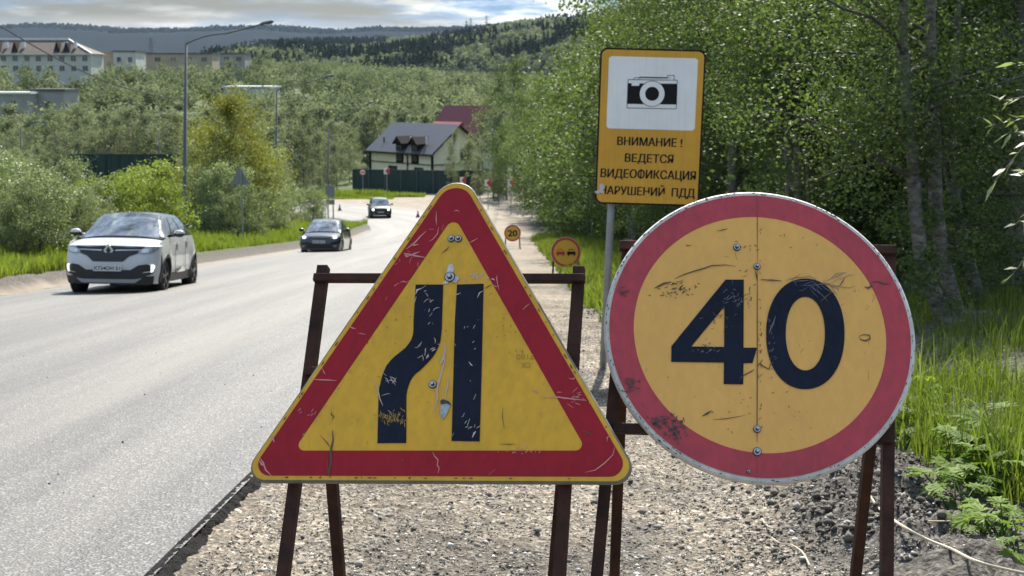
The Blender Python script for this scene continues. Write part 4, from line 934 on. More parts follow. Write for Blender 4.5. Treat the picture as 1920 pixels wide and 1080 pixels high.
# black sedan
def sedan_extra(e, fy, nose):
    y = fy(0, .72)-.03; n = 20
    mb = MB(); A = [[(r_*math.cos(2*math.pi*k/n), y, .715+r_*math.sin(2*math.pi*k/n)) for r_ in (.048, .062)] for k in range(n+1)]; mb.grid(A)
    mb.bar((-.035, y-.002, .75), (0, y-.002, .68), .01).bar((.035, y-.002, .75), (0, y-.002, .68), .01).build('emblem', chrome, e)
sedan_P = dict(w=1.70, L=4.38, H=1.47, zl=.17, zh=.76, zb=.93, cowl=1.12, round=.44, nose=.2, rise=.07, ax1=.86, ax2=3.42, wr=.30, clad=0, lip=.05, flare=.015,
  cab=[(1.06, .93, .76, .66), (1.4, 1.16, .76, .62), (1.75, 1.36, .76, .58), (2.05, 1.455, .76, .565), (2.5, 1.475, .76, .56), (3.0, 1.43, .75, .55), (3.4, 1.26, .72, .52), (3.75, 1.06, .70, .5), (3.9, 1.0, .68, .48)],
  ws=(1.06, 2.0, 3.05, 3.9), win=[(1.75, 2.5, 2.42, 2.1), (2.56, 3.3, 3.0, 2.5)], mir=(1.5, .98), plate=(.46, .575, .26), reg='М412ЕК 51', extra=sedan_extra,
  nose_parts=[('grille', 'black plastic', .012, False, [(-.42, .66), (.42, .66), (.46, .745), (-.46, .745)]), ('grille_bar', 'chrome trim', .02, True, [(.09, .70), (.43, .70), (.43, .71), (.09, .71)]),
    ('headlight', 'headlamp glass', .012, True, [(.46, .655), (.70, .665), (.82, .73), (.80, .765), (.50, .75)]), ('headlamp_beam', 'lit lamp', .03, True, [(.575, .665), (.635, .655), (.70, .67), (.72, .71), (.70, .745), (.635, .76), (.575, .745), (.555, .71)]),
    ('intake', 'black plastic', .010, False, [(-.55, .26), (.55, .26), (.48, .42), (-.48, .42)]), ('fog_lamp', 'headlamp glass', .014, True, [(.60, .32), (.70, .32), (.70, .38), (.60, .38)])])
sedan_P['reg'] = 'М412ЕК 51'
car('sedan_car', 'black four-door sedan with both headlamps lit, middle one of the oncoming cars', sedan_P, paint_black, paint_black, alloy, (Vector((-7.93, 55.6, float(RZ(-7.9, 56.6)))), (-math.atan(.1035), 0, R(-1.0))))
# dark off-roader far down the road
def suv_extra(e, fy, nose):
    for s in (-1, 1): MB().tube([(s*.56, 1.7, 1.66), (s*.56, 3.2, 1.66)], .02, 6).bar((s*.56, 1.8, 1.60), (s*.56, 1.8, 1.66), .03).bar((s*.56, 3.1, 1.60), (s*.56, 3.1, 1.66), .03).build('roof_rail', chrome, e)
suv_P = dict(w=1.74, L=3.95, H=1.64, zl=.30, zh=.90, zb=1.06, cowl=1.0, round=.30, nose=.1, rise=.04, ax1=.72, ax2=3.17, wr=.345, clad=.14, lip=.08, flare=.03,
  cab=[(.96, 1.06, .78, .70), (1.2, 1.26, .78, .67), (1.45, 1.5, .78, .645), (1.62, 1.61, .78, .63), (2.2, 1.64, .78, .63), (3.3, 1.62, .77, .62), (3.6, 1.5, .76, .60), (3.8, 1.2, .75, .58), (3.88, 1.12, .74, .58)],
  ws=(.96, 1.6, 3.35, 3.88), win=[(1.4, 2.15, 2.1, 1.7), (2.22, 3.4, 3.25, 2.18)], mir=(1.25, 1.12), plate=(.50, .61, .26), reg='А205РУ 51', extra=suv_extra,
  nose_parts=[('grille', 'black plastic', .012, False, [(-.48, .70), (.48, .70), (.5, .84), (-.5, .84)]), ('headlight', 'lit lamp', .02, True, [(.55, .70), (.62, .68), (.70, .70), (.73, .77), (.70, .83), (.62, .85), (.55, .83), (.53, .77)]),
    ('lower_bumper', 'black plastic', .014, False, [(-.80, .302), (.80, .302), (.82, .58), (-.82, .58)]), ('fog_lamp', 'headlamp glass', .02, True, [(.5, .42), (.6, .42), (.6, .5), (.5, .5)])])
car('offroad_car', 'small dark green off-road car with roof rails, farthest of the oncoming cars', suv_P, M('dark green car paint', (.022, .034, .030), .5, spec=.35, coat=.1), M('dark green roof', (.03, .042, .038), .55, spec=.3), alloy, (Vector((-10.75, 111.6, float(RZ(-10.75, 113)))), (-.035, 0, R(9))))

# ------------------------------------------------------------------ trees
def leaf_mesh(cent, sig, n, size, seed, droop=.3, asp=.62, radial=None):
    g = np.random.default_rng(seed); k = len(cent); idx = g.integers(0, k, n)
    c = cent[idx]+g.normal(0, 1, (n, 3))*sig[idx][:, None]*np.array([1, 1, .8])
    a = g.normal(0, 1, (n, 3)); a[:, 2] = a[:, 2]*.6-droop; a /= np.linalg.norm(a, axis=1)[:, None]
    b = g.normal(0, 1, (n, 3))
    if radial is not None:       # leaves of a far crown face outward
        o = c-np.array(radial); o /= np.linalg.norm(o, axis=1)[:, None]+1e-6; o += g.normal(0, .8, (n, 3)); o /= np.linalg.norm(o, axis=1)[:, None]
        a -= o*(a*o).sum(1)[:, None]; a /= np.linalg.norm(a, axis=1)[:, None]; b = np.cross(o, a)
    b -= a*(a*b).sum(1)[:, None]; b /= np.linalg.norm(b, axis=1)[:, None]
    L_ = size*g.uniform(.65, 1.25, n)[:, None]/2; W = L_*asp
    V = np.stack([c-a*L_, c+b*W-a*L_*.15, c+a*L_, c-b*W-a*L_*.15], 1).reshape(-1, 3)
    Q = np.arange(4*n).reshape(n, 4); cv = g.random(k)[idx]
    return V, Q, np.clip(cv*.58+g.random(n)*.34, 0, 1)
def skeleton(h, rad, seed, first=.22, nl=26, stems=1, lean=.04, droopy=.15, wild=.25):
    r = random.Random(seed); tubes = []; cent = []; sig = []
    for s_ in range(stems):
        a = r.uniform(0, 6.28); off = (0 if stems == 1 else .12+.06*stems)*1.0
        x, y = math.cos(a)*off, math.sin(a)*off; ln = lean if stems == 1 else r.uniform(.08, .30)
        P = []; hh = h*r.uniform(.8, 1); n = 9
        wx, wy = 0, 0
        for i in range(n+1):
            t = i/n; wx += r.gauss(0, .012*h*.3); wy += r.gauss(0, .012*h*.3)
            P.append(Vector((x+math.cos(a)*ln*hh*t+wx*t, y+math.sin(a)*ln*hh*t+wy*t, hh*t-.15)))
        r0 = (.011*h+.01)*(1 if stems == 1 else .7); tubes.append((P, [r0*(1-.88*i/n) for i in range(n+1)], 8))
        for k in range(nl//stems if stems > 1 else nl):
            t = first+(1-first)*((k+r.random())/(nl//stems if stems > 1 else nl)); t = min(t, .99); i = t*n; i0 = int(i); p = P[i0].lerp(P[min(n, i0+1)], i-i0)
            prof = max(.30, math.sin(math.pi*min(1, (t-first)/(1-first)*.72+.20))**.7)
            L_ = rad*prof*r.uniform(.65, 1.2); az = r.uniform(0, 6.283); el = r.uniform(.25, .95)+(.3 if t > .8 else 0)
            d = Vector((math.cos(az)*math.cos(el), math.sin(az)*math.cos(el), math.sin(el))); q = p.copy(); pts = [q.copy()]
            for m in range(5):
                q = q+d*L_/5; d = (d+Vector((r.gauss(0, wild*.5), r.gauss(0, wild*.5), -droopy+r.gauss(0, wild*.4)))).normalized(); pts.append(q.copy())
                if m >= 1:
                    for _ in range(3 if m > 2 else 2):
                        e = q+Vector((r.gauss(0, .18), r.gauss(0, .18), r.gauss(-.05, .15)))*L_*.75; cent.append(e); sig.append(r.uniform(.07, .17)*rad*.75)
            tubes.append((pts, [max(.004, r0*(1-.85*t)*.45*(1-.16*m)) for m in range(6)], 5))
    return tubes, np.array(cent), np.array(sig)
def tree_proto(name, seed, h, rad, nleaf, size, lm, bm, single=False, label=None, cat='tree', **kw):
    tubes, cent, sig = skeleton(h, rad, seed, **kw)
    lkw = dict(droop=.35, radial=(0, 0, h*.5) if single else None)
    V, Q, var = leaf_mesh(cent, sig, nleaf, size, seed+1, **lkw)
    tb = MB()
    for P, r_, n in (tubes if not single else [t for t in tubes[:14]]): tb.tube(P, r_, n if not single else 4, cap=False, mi=0 if n == 8 else 1)
    if single:
        Vt = np.array(tb.v); Qt = np.array(tb.f); n0 = len(Vt)
        me = mesh_np(name, np.concatenate([Vt, V]), np.concatenate([Qt, Q+n0]), False, {'var': ('FACE', np.concatenate([np.zeros(len(Qt)), var]))}, mi=np.concatenate([np.ones(len(Qt), int), np.zeros(len(Q), int)]))
        o = link(name, me, [lm, bm]); return o
    e = empty(name); tb.build('trunk', [bm, bark_d], e, smooth=True)
    link('crown', mesh_np('crown', V, Q, False, {'var': ('FACE', var)}), lm, e)
    return e
PUSED = set()
def place(proto, x, y, rz, sc, label, cat, group, z=None, tilt=0):
    o = proto if proto.name not in PUSED else dup(proto)
    PUSED.add(proto.name)
    o.location = (x, y, (g1(x, y) if z is None else z)-.08); o.rotation_euler = (tilt, 0, rz); o.scale = (sc, sc, sc) if not isinstance(sc, tuple) else sc
    tag(o, label, cat, group); return o
near = [tree_proto('birch_tree', 100+i, 10.5, 2.6, 38000, .053, leaf_birch, bark_w, first=.16+.04*i, nl=34) for i in range(4)]
mid = [tree_proto('birch_tree', 200+i, 9.0, 2.5, 9000, .125, leaf_birch, bark_w, first=.08, nl=30) for i in range(4)]
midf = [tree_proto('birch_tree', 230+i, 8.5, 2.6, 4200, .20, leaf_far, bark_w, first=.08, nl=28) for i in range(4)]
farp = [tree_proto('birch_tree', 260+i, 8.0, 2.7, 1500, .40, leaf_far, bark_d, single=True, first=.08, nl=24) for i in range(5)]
bushn = [tree_proto('willow_bush', 300+i, 3.0, 1.35, 15000, .072, leaf_willow, bark_d, first=.12, nl=42, stems=6, cat='bush') for i in range(3)]
bushl = [tree_proto('lime_bush', 320+i, 3.0, 1.35, 9000, .09, leaf_lime, bark_d, first=.1, nl=40, stems=5) for i in range(2)]
bushd = [tree_proto('undergrowth_bush', 340+i, 2.6, 1.5, 7000, .085, leaf_birch, bark_d, first=.08, nl=36, stems=5) for i in range(2)]
r = random.Random(5)
def edge_x(y): return float(np.interp(y, [10, 20, 40, 60, 80, 100, 116], [5.2, 4.6, 4.4, 4.0, 3.4, 2.6, 2.0]))
G_R = 'birches of the roadside wood'
cand = []
y = 17.0
while y < 118:
    for k in range(5):
        cand.append((edge_x(y)+.6+k*(1.9 if y < 50 else 2.3)+r.uniform(-.8, .8)+(0 if y > 24 else 1.0), y+r.uniform(-1.2, 1.2), k))
    y += 2.6 if y < 50 else 4.0
for x, y, k in cand:
    if x/y > .47 or (y < 22 and x < 6.2): continue
    pr = r.choice(near if (y < 44 and k < 4) else mid)
    lab = ('white-barked birch deep in the dark roadside wood' if k > 2 else ('leafy birch at the front edge of the roadside wood, behind the camera board' if y < 55 else 'leafy birch of the roadside wood edge, farther down the hill')) 
    place(pr, x, y, r.uniform(0, 6.28), r.uniform(.92, 1.25), lab, 'birch', G_R+(' edge' if k <= 2 and y < 55 else ' far edge' if k <= 2 else ' interior'))
for i in range(60):
    y = 16+r.random()**1.3*92; x = edge_x(y)+r.uniform(-.1, 1.2)+(r.random()*7 if i % 2 else 0)
    if x/y > .46: continue
    place(r.choice(bushd), x, y, r.uniform(0, 6.28), r.uniform(.45, .95), 'low dark bush in the undergrowth of the roadside wood', 'bush', 'undergrowth bushes of the roadside wood')
# the big leaning trunks beside the round sign
def trunk_tree(path, radii, seed, label, limbs=12, first=.45):
    P = [atY(u, v, yy) for u, v, yy in path]; radii = [q*.78 for q in radii]; e = thing('birch_tree', (P[0].x, P[0].y, g1(P[0].x, P[0].y)), label, 'birch', 'leaning birches beside the round sign')
    P[0].z = e.location.z-.1; tb = MB().tube(P, radii, 14, cap=False); rr_ = random.Random(seed); cent, sig = [], []
    for k in range(9):       # leafy sprigs low on the stem
        i = (.12+.6*rr_.random())*(len(P)-1); i0 = int(i); q = P[i0].lerp(P[i0+1], i-i0)+Vector((rr_.gauss(0, .28), -rr_.uniform(.05, .35), rr_.gauss(0, .1)))
        tb.tube([P[i0].lerp(P[i0+1], i-i0), q], [.01, .004], 5, cap=False, mi=1); cent += [q, q+Vector((rr_.gauss(0, .12), 0, rr_.gauss(0, .1)))]; sig += [.09, .07]
    for k in range(limbs):
        t = first+(1-first)*k/limbs; i = t*(len(P)-1); i0 = int(i); p = P[i0].lerp(P[min(len(P)-1, i0+1)], i-i0); az = rr_.uniform(0, 6.28); L_ = rr_.uniform(.9, 2.2); d = Vector((math.cos(az)*.8, math.sin(az)*.8, .5)); pts = [p]
        for m in range(5):
            p = p+d*L_/5; d = (d+Vector((rr_.gauss(0, .2), rr_.gauss(0, .2), rr_.gauss(-.12, .15)))).normalized(); pts.append(p.copy())
            if m > 0:
                for _ in range(3): cent.append(p+Vector((rr_.gauss(0, .25), rr_.gauss(0, .25), rr_.gauss(-.1, .2)))); sig.append(rr_.uniform(.1, .26))
        tb.tube(pts, [.024*(1-.15*m) for m in range(6)], 6, cap=False, mi=1)
    tb.build('trunk', [bark_w, bark_d], e, smooth=True)
    V, Q, var = leaf_mesh(np.array(cent)-np.array(e.location), np.array(sig), 15000, .046, seed); link('crown', mesh_np('crown', V, Q, False, {'var': ('FACE', var)}), leaf_birch, e)
trunk_tree([(1800, 690, 13), (1772, 600, 13.1), (1730, 500, 13.2), (1716, 400, 13.3), (1712, 300, 13.4), (1702, 200, 13.5), (1692, 80, 13.6), (1690, -60, 13.7), (1700, -300, 13.9)], [.13, .105, .095, .085, .08, .075, .07, .06, .03], 1, 'pale birch with a leaning banded trunk, closest to the round sign')
trunk_tree([(1838, 695, 13.5), (1795, 590, 13.5), (1768, 490, 13.6), (1754, 380, 13.7), (1752, 260, 13.8), (1746, 120, 13.9), (1742, -20, 14), (1750, -300, 14.2)], [.14, .11, .095, .09, .085, .08, .07, .03], 2, 'pale birch with a straight trunk just behind the leaning banded one')
trunk_tree([(1880, 690, 14.5), (1850, 600, 14.5), (1822, 520, 14.6), (1800, 430, 14.7), (1780, 320, 14.9), (1790, 150, 15), (1800, -50, 15.2)], [.15, .12, .10, .09, .08, .06, .03], 3, 'dark curving birch trunk nearest the right border of the photo')
trunk_tree([(1905, 640, 19), (1890, 500, 19), (1880, 350, 19), (1885, 200, 19), (1895, 0, 19.5)], [.10, .09, .08, .07, .04], 6, 'thin dark birch trunk behind the curving one')
for i, (u, w) in enumerate(((1478, .06), (1497, .085), (1518, .07), (1560, .05), (1625, .06), (1590, .05))):
    yy = 18.2+i*.35; trunk_tree([(u+4, 560, yy), (u+2, 450, yy), (u, 340, yy), (u-4, 220, yy), (u-2, 60, yy), (u+10, -120, yy)], [w*1.1, w, w*.9, w*.8, w*.6, w*.3], 20+i, ['slim birch trunk seen just above the top of the round sign, first from the left', 'palest slim birch trunk seen just above the top of the round sign', 'slim birch trunk right of the palest one above the round sign', 'very thin birch trunk standing among the dark leaves above the round sign', 'slim dark trunk behind the upper right rim of the round sign', 'thin dark trunk over the right half of the round sign'][i], 10, .5)
# willow shrub reaching in from the right border
def leafy_branch():
    e = thing('willow_tree', (3.75, 8.3, g1(3.75, 8.3)), 'willow with long pale leaves reaching in at the right border', 'willow')
    tb = MB(); base_ = Vector((3.8, 8.3, g1(3.75, 8.3)-.1)); rr_ = random.Random(4); V, Q, va = [], [], []
    tips = [atY(1872, 190, 8.2), atY(1890, 250, 8.0), atY(1862, 345, 8.1), atY(1900, 120, 8.3), atY(1905, 420, 8.2), atY(1915, 330, 7.9), atY(1860, 235, 8.6), atY(1895, 520, 8.4)]
    fork = Vector((3.95, 8.3, base_.z+1.6)); tb.tube([base_, base_.lerp(fork, .5)+Vector((.05, 0, 0)), fork, fork+Vector((.1, .1, .9))], [.06, .05, .04, .02], 8)
    for t in tips:
        a = fork+Vector((.05, .05, rr_.uniform(-.3, .7))); m = a.lerp(t, .5)+Vector((0, 0, .18)); pts = [a, a.lerp(m, .5)+Vector((0, 0, .05)), m, m.lerp(t, .5)+Vector((0, 0, .05)), t]; tb.tube(pts, [.015, .012, .009, .006, .003], 5, cap=False)
        for k in range(34):
            f = .25+.75*k/33; i = f*4; i0 = min(3, int(i)); p = pts[i0].lerp(pts[i0+1], i-i0); d = (t-a).normalized()*.6+Vector((rr_.gauss(0, .6), rr_.gauss(0, .6), rr_.gauss(-.1, .4))); d.normalize(); L_ = rr_.uniform(.07, .12); s = d.cross(Vector((rr_.gauss(0, .3), rr_.gauss(0, .3), 1))).normalized()*L_*.16
            b = len(V); V += [p, p+d*L_*.4+s, p+d*L_-Vector((0, 0, .015)), p+d*L_*.4-s]; Q.append([b, b+1, b+2, b+3]); va.append(rr_.random())
    tb.build('trunk', bark_d, e, smooth=True); o = np.array(e.location)
    link('crown', mesh_np('crown', np.array([tuple(v) for v in V])-o, np.array(Q), False, {'var': ('FACE', va)}), leaf_willow, e)
leafy_branch()

# ---- left side bushes and trees: (u, top v, depth, kind)
G_B = 'bushes along the left verge'
def by_px(protos, ph, u, vtop, y, label, cat, group, wide=1.0):
    x = (u-960)/FPX*y*1.0; zt = atY(u, vtop, y).z; z0 = g1(x, y)-.08; s = (zt-z0)/ph
    return place(r.choice(protos), x, y, r.uniform(0, 6.28), (s*wide, s*wide, s), label, cat, group, z0+.08)
ORD = ['leftmost', 'second from the left', 'third from the left', 'fourth from the left', 'fifth from the left', 'sixth from the left', 'seventh from the left', 'eighth from the left', 'ninth from the left', 'tenth from the left', 'eleventh from the left', 'rightmost']
def row(items, protos, ph, lab, cat, group):
    items = sorted(items)
    for i, (u, v, y, w) in enumerate(items): by_px(protos, ph, u, v, y, '%s, %s' % (lab, ORD[i]), cat, group, w)
row(((-30, 292, 39, 1.2), (40, 312, 36.5, 1.1), (95, 318, 41, 1.15), (15, 345, 34.8, .9), (128, 342, 38.5, .9), (60, 300, 45, 1.1), (-10, 310, 49, 1.2), (150, 372, 42, .9)), bushn, 3.0, 'dense grey-green willow bush left of the white crossover', 'bush', 'willow bushes left of the white crossover')
row(((205, 330, 47, 1.0), (250, 298, 50, 1.15), (300, 335, 51, .8), (160, 326, 54, .9), (325, 350, 74, .8), (225, 312, 58, 1.1), (290, 335, 47, .8)), bushl, 3.15, 'yellow-green bush behind the white crossover', 'bush', 'yellow-green bushes behind the white crossover')
ytree = tree_proto('yellow_tree', 401, 8.0, 3.1, 24000, .115, leaf_yellow, bark_d, first=.06, nl=40)
by_px([ytree], 8.3, 428, 165, 74, 'tall yellow-green tree just right of the nearest lamp post', 'tree', None, .95)
y2 = by_px([ytree], 8.3, 392, 225, 80, 'shorter yellow-green tree touching the nearest lamp post from behind', 'tree', None, .9); by_px([ytree], 8.3, 455, 235, 82, 'olive-yellow tree behind the tallest yellow-green one', 'tree', None, .9)
row(((468, 258, 76, .95), (432, 300, 70, .9), (500, 330, 84, .9), (398, 330, 73, .9), (540, 345, 96, .9), (575, 350, 104, .9), (596, 372, 108, .7), (460, 345, 66, .8), (382, 365, 72, .8), (520, 365, 80, .8), (352, 340, 80, .9)), bushn, 2.9, 'pale leafy bush between the two nearest lamp posts', 'bush', 'pale bushes between the lamp posts')
for u, v, y in ((360, 262, 92), (395, 235, 105), (500, 225, 110), (545, 240, 150), (575, 250, 152), (460, 215, 120), (600, 240, 150), (632, 262, 150), (520, 205, 140), (570, 205, 150), (480, 190, 150), (615, 215, 160), (655, 240, 165), (430, 195, 160), (640, 225, 172), (545, 190, 168), (500, 180, 178), (585, 300, 142), (602, 330, 142)):
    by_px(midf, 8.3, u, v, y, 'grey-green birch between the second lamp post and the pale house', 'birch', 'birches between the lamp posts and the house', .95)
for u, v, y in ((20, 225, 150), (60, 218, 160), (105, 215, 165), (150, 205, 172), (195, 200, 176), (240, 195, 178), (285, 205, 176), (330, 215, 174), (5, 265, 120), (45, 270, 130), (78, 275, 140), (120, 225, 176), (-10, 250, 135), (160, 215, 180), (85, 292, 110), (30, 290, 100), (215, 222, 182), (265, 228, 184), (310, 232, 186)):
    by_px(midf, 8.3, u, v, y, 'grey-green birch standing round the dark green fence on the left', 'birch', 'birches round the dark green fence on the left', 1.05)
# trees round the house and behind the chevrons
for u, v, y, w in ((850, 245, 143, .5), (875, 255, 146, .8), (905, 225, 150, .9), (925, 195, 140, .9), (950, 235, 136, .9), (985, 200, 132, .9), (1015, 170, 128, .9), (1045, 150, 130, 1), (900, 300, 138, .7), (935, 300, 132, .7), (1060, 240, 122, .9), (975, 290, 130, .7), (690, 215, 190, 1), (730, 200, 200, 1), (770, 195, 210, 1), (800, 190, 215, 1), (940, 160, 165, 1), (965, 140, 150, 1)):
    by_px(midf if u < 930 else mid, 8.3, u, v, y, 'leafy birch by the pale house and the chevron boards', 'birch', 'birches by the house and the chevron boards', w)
# ---- far wood: the nearest as trees, the rest as one mass
G_F = 'birches of the far wood'
blocks = [(-180, -120, 398, 445), (-145, -60, 425, 500), (-105, -60, 238, 282), (-66, -48, 312, 345), (-20, 8, 148, 190)]
def clear(x, y): return all(not (a-3 < x < b+3 and c-22 < y < d) for a, b, c, d in blocks)
pts = []
rg = np.random.default_rng(12)
yy = 182.0
while yy < 640:
    st_ = 3.6+yy*.006; xx = -.40*yy
    while xx < .05*yy+6:
        px_, py_ = xx+rg.normal(0, st_*.35), yy+rg.normal(0, st_*.35)
        if clear(px_, py_) and fbm(np.array([px_/22]), np.array([py_/22]), 2, 77)[0] > -.30: pts.append((px_, py_))
        xx += st_
    yy += st_*1.15
pts.sort(key=lambda p: p[1]); cut = pts[:75]; rest = np.array(pts[75:])
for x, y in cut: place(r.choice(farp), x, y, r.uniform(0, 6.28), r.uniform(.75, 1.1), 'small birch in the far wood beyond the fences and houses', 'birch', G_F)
def mass(name, P, h, rad, nl, size, seed, mat, label, zf, dark_frac=0, shape='round'):
    g = np.random.default_rng(seed); n = len(P); hh = h*g.uniform(.5, 1.25, n); z0 = zf(P[:, 0], P[:, 1]); k = nl
    u = g.normal(0, 1, (n, k, 3)); u /= np.linalg.norm(u, axis=2)[..., None]; rr_ = g.random((n, k))**.45
    if shape == 'round':
        lob = g.normal(0, .28, (n, 6, 3)); li = g.integers(0, 6, (n, k)); cen = np.take_along_axis(lob, li[..., None], 1)
        q = cen+u*rr_[..., None]*.62; c = np.stack([q[..., 0]*rad, q[..., 1]*rad, .58+q[..., 2]*.42], -1)
    else:
        t = g.random((n, k)); w = (1-t)**.8*rad*g.uniform(.5, 1, (n, k)); a = g.uniform(0, 6.28, (n, k)); c = np.stack([np.cos(a)*w, np.sin(a)*w, t], -1); c0 = np.stack([np.cos(a), np.sin(a)], -1).reshape(-1, 2)
    c[..., 0] *= (hh/h)[:, None]; c[..., 1] *= (hh/h)[:, None]; c[..., 2] *= hh[:, None]
    c = c+np.stack([P[:, 0], P[:, 1], z0], -1)[:, None, :]; c = c.reshape(-1, 3); m = len(c)
    a = g.normal(0, 1, (m, 3)); o = (cen+u*.6 if shape == 'round' else np.stack([np.cos(a[:, 0].reshape(n, k)*3), np.sin(a[:, 0].reshape(n, k)*3), 0*t+.6], -1)).reshape(-1, 3)
    if shape != 'round': o = np.stack([c0[:, 0], c0[:, 1], np.full(m, .6)], -1)
    o = o/(np.linalg.norm(o, axis=1)[:, None]+1e-6)+g.normal(0, .75, (m, 3)); o /= np.linalg.norm(o, axis=1)[:, None]; a -= o*(a*o).sum(1)[:, None]; a /= np.linalg.norm(a, axis=1)[:, None]; b = np.cross(o, a)
    L_ = size*g.uniform(.6, 1.3, m)[:, None]/2
    V = np.stack([c-a*L_, c+b*L_*.7, c+a*L_, c-b*L_*.7], 1).reshape(-1, 3); var = np.repeat(g.random(n)**1.3, k)*.75+g.random(m)*.22
    return tag(link(name, mesh_np(name, V, np.arange(4*m).reshape(m, 4), False, {'var': ('FACE', var)}), mat), label, 'wood', kind='stuff')
zG = lambda x, y: G(x, y, False)
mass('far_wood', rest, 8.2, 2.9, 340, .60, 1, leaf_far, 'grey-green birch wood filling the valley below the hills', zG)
print('far wood', len(rest))

# ------------------------------------------------------------------ hills
def hill(name, Y0, Y1, prof, mat, x0, x1, n=260, m=30, rough=.1):
    us = [p[0] for p in prof]; top = [atY(p[0], p[1], Y1).z for p in prof]; xsr = [(p[0]-960)/FPX*Y1 for p in prof]
    Xh = np.linspace(x0, x1, n); T = np.linspace(0, 1.6, m); XX, TT = np.meshgrid(Xh, T); YY = Y0+(Y1-Y0)*TT
    def zf(x, y):
        t = (y-Y0)/(Y1-Y0); zt = np.interp(x, xsr, top); k = np.where(t <= 1, np.sin(np.clip(t, 0, 1)*math.pi/2)**1.3, 1-(t-1)*.6)
        return -45+(zt+45)*k+(zt+45)*rough*fbm(x/(Y1*.07), y/(Y1*.05), 4, int(Y1) % 97)*(1-np.abs(2*np.clip(t, 0, 1)-1))*1.5
    ZZ = zf(XX, YY); ii = np.arange(n*m).reshape(m, n); Q = np.stack([ii[:-1, :-1], ii[:-1, 1:], ii[1:, 1:], ii[1:, :-1]], -1).reshape(-1, 4)
    tag(link(name, mesh_np(name, np.stack([XX, YY, ZZ], -1).reshape(-1, 3), Q, True), mat), kind='structure'); return zf
hillm = M('forested hill', (.015, .022, .014), .95, spec=.02, var=.5, vscale=.02, bump=1, bscale=.05); hillf = M('far forested hill', (.006, .010, .011), .95, spec=.02, var=.4, vscale=.004)
zA = hill('hills', 4200, 6500, [(-400, 78), (-100, 68), (0, 62), (80, 55), (130, 52), (200, 56), (280, 63), (380, 61), (480, 57), (540, 55), (600, 60), (650, 63), (720, 58), (800, 60), (880, 57), (940, 52), (1100, 45), (1400, 40), (2000, 45)], hillf, -4200, 3200, 500)
zB = hill('hill_slope', 1900, 2700, [(200, 118), (380, 112), (440, 100), (500, 88), (600, 82), (680, 82), (760, 78), (830, 72), (880, 65), (920, 58), (960, 48), (1100, 35), (1500, 30)], hillm, -850, 1000, 300)
zC = hill('hill_slope', 1050, 1500, [(150, 135), (300, 122), (400, 116), (470, 104), (540, 98), (620, 103), (690, 106), (770, 98), (840, 87), (900, 79), (960, 70), (1060, 60), (1300, 50)], hillm, -480, 420, 200)
g = np.random.default_rng(3)
def scat(n, x0, x1, y0, y1): return np.stack([g.uniform(x0, x1, n), g.uniform(y0, y1, n)], -1)
P_ = scat(5600, -560, 140, 1950, 2740); d_ = fbm(P_[:, 0]/90, P_[:, 1]/120, 3, 17) > -.03; mass('hill_forest', P_[~d_], 9, 4.2, 26, 3.4, 15, leaf_far, 'pale birches in patches on the hill behind the valley', zB); P_ = P_[d_]; mass('hill_forest', P_, 12, 3.2, 26, 3.4, 5, leaf_dark, 'dark spruce forest on the hill behind the valley', zB, shape='cone')
P_ = scat(3600, -330, 90, 1080, 1500); d_ = fbm(P_[:, 0]/60, P_[:, 1]/60, 3, 7) > .02
mass('hill_forest', P_[~d_], 9, 3.4, 40, 2.0, 6, leaf_far, 'light green birches covering the lower hillside', zC); mass('hill_forest', P_[d_], 13, 2.4, 40, 2.2, 7, leaf_dark, 'spruces standing among the birches of the lower hillside', zC, shape='cone')
P_ = scat(2600, -2500, 400, 6000, 6600); mass('ridge_forest', P_, 17, 14, 8, 12, 8, leaf_dark, 'forest along the top of the far blue ridge', zA, shape='cone')
P_ = scat(1500, -260, 60, 640, 1040); mass('far_wood', P_, 8.5, 3.2, 60, 1.3, 9, leaf_far, 'birch wood on the plain before the hills', lambda x, y: np.maximum(zG(x, y), -9-(y-640)*.012))

# ------------------------------------------------------------------ buildings
def rot2(x, y, a): return (x*math.cos(a)-y*math.sin(a), x*math.sin(a)+y*math.cos(a))
class Frame:     # local frame of a building: origin, heading
    def __init__(s, o, a): s.o = Vector(o); s.a = a
    def __call__(s, x, y, z): q = rot2(x, y, s.a); return (s.o.x+q[0], s.o.y+q[1], s.o.z+z)
cream = M('cream render', (.82, .74, .56), .8, var=.08, vscale=.8); brown_t = M('dark brown trim', (.022, .019, .018), .8, spec=.1); slate = M('slate blue metal roof', (.055, .060, .075), .42, metal=.2, var=.1, vscale=1.5); maroon = M('maroon metal roof', (.17, .025, .03), .45, var=.15, vscale=1.2)
winm = M('window glass dark', (.03, .035, .04), .12, spec=.8); wfr = M('window frame dark', (.06, .05, .045), .6); whitewall = M('off-white wall', (.48, .49, .46), .85, var=.15, vscale=.3); greywall = M('concrete wall', (.30, .30, .29), .85, var=.25, vscale=.35); beigewall = M('beige panel wall', (.33, .29, .22), .85, var=.2, vscale=.3)
oldroof = M('weathered brown roof', (.10, .078, .066), .85, var=.35, vscale=.4); whroof = M('pale sheet roof', (.60, .62, .63), .5); darkroof = M('dark felt roof', (.06, .06, .065), .8); fgreen = M('dark green profiled sheet', (.007, .035, .035), .55, stretch=(1, 1, .02), var=.25, vscale=3)
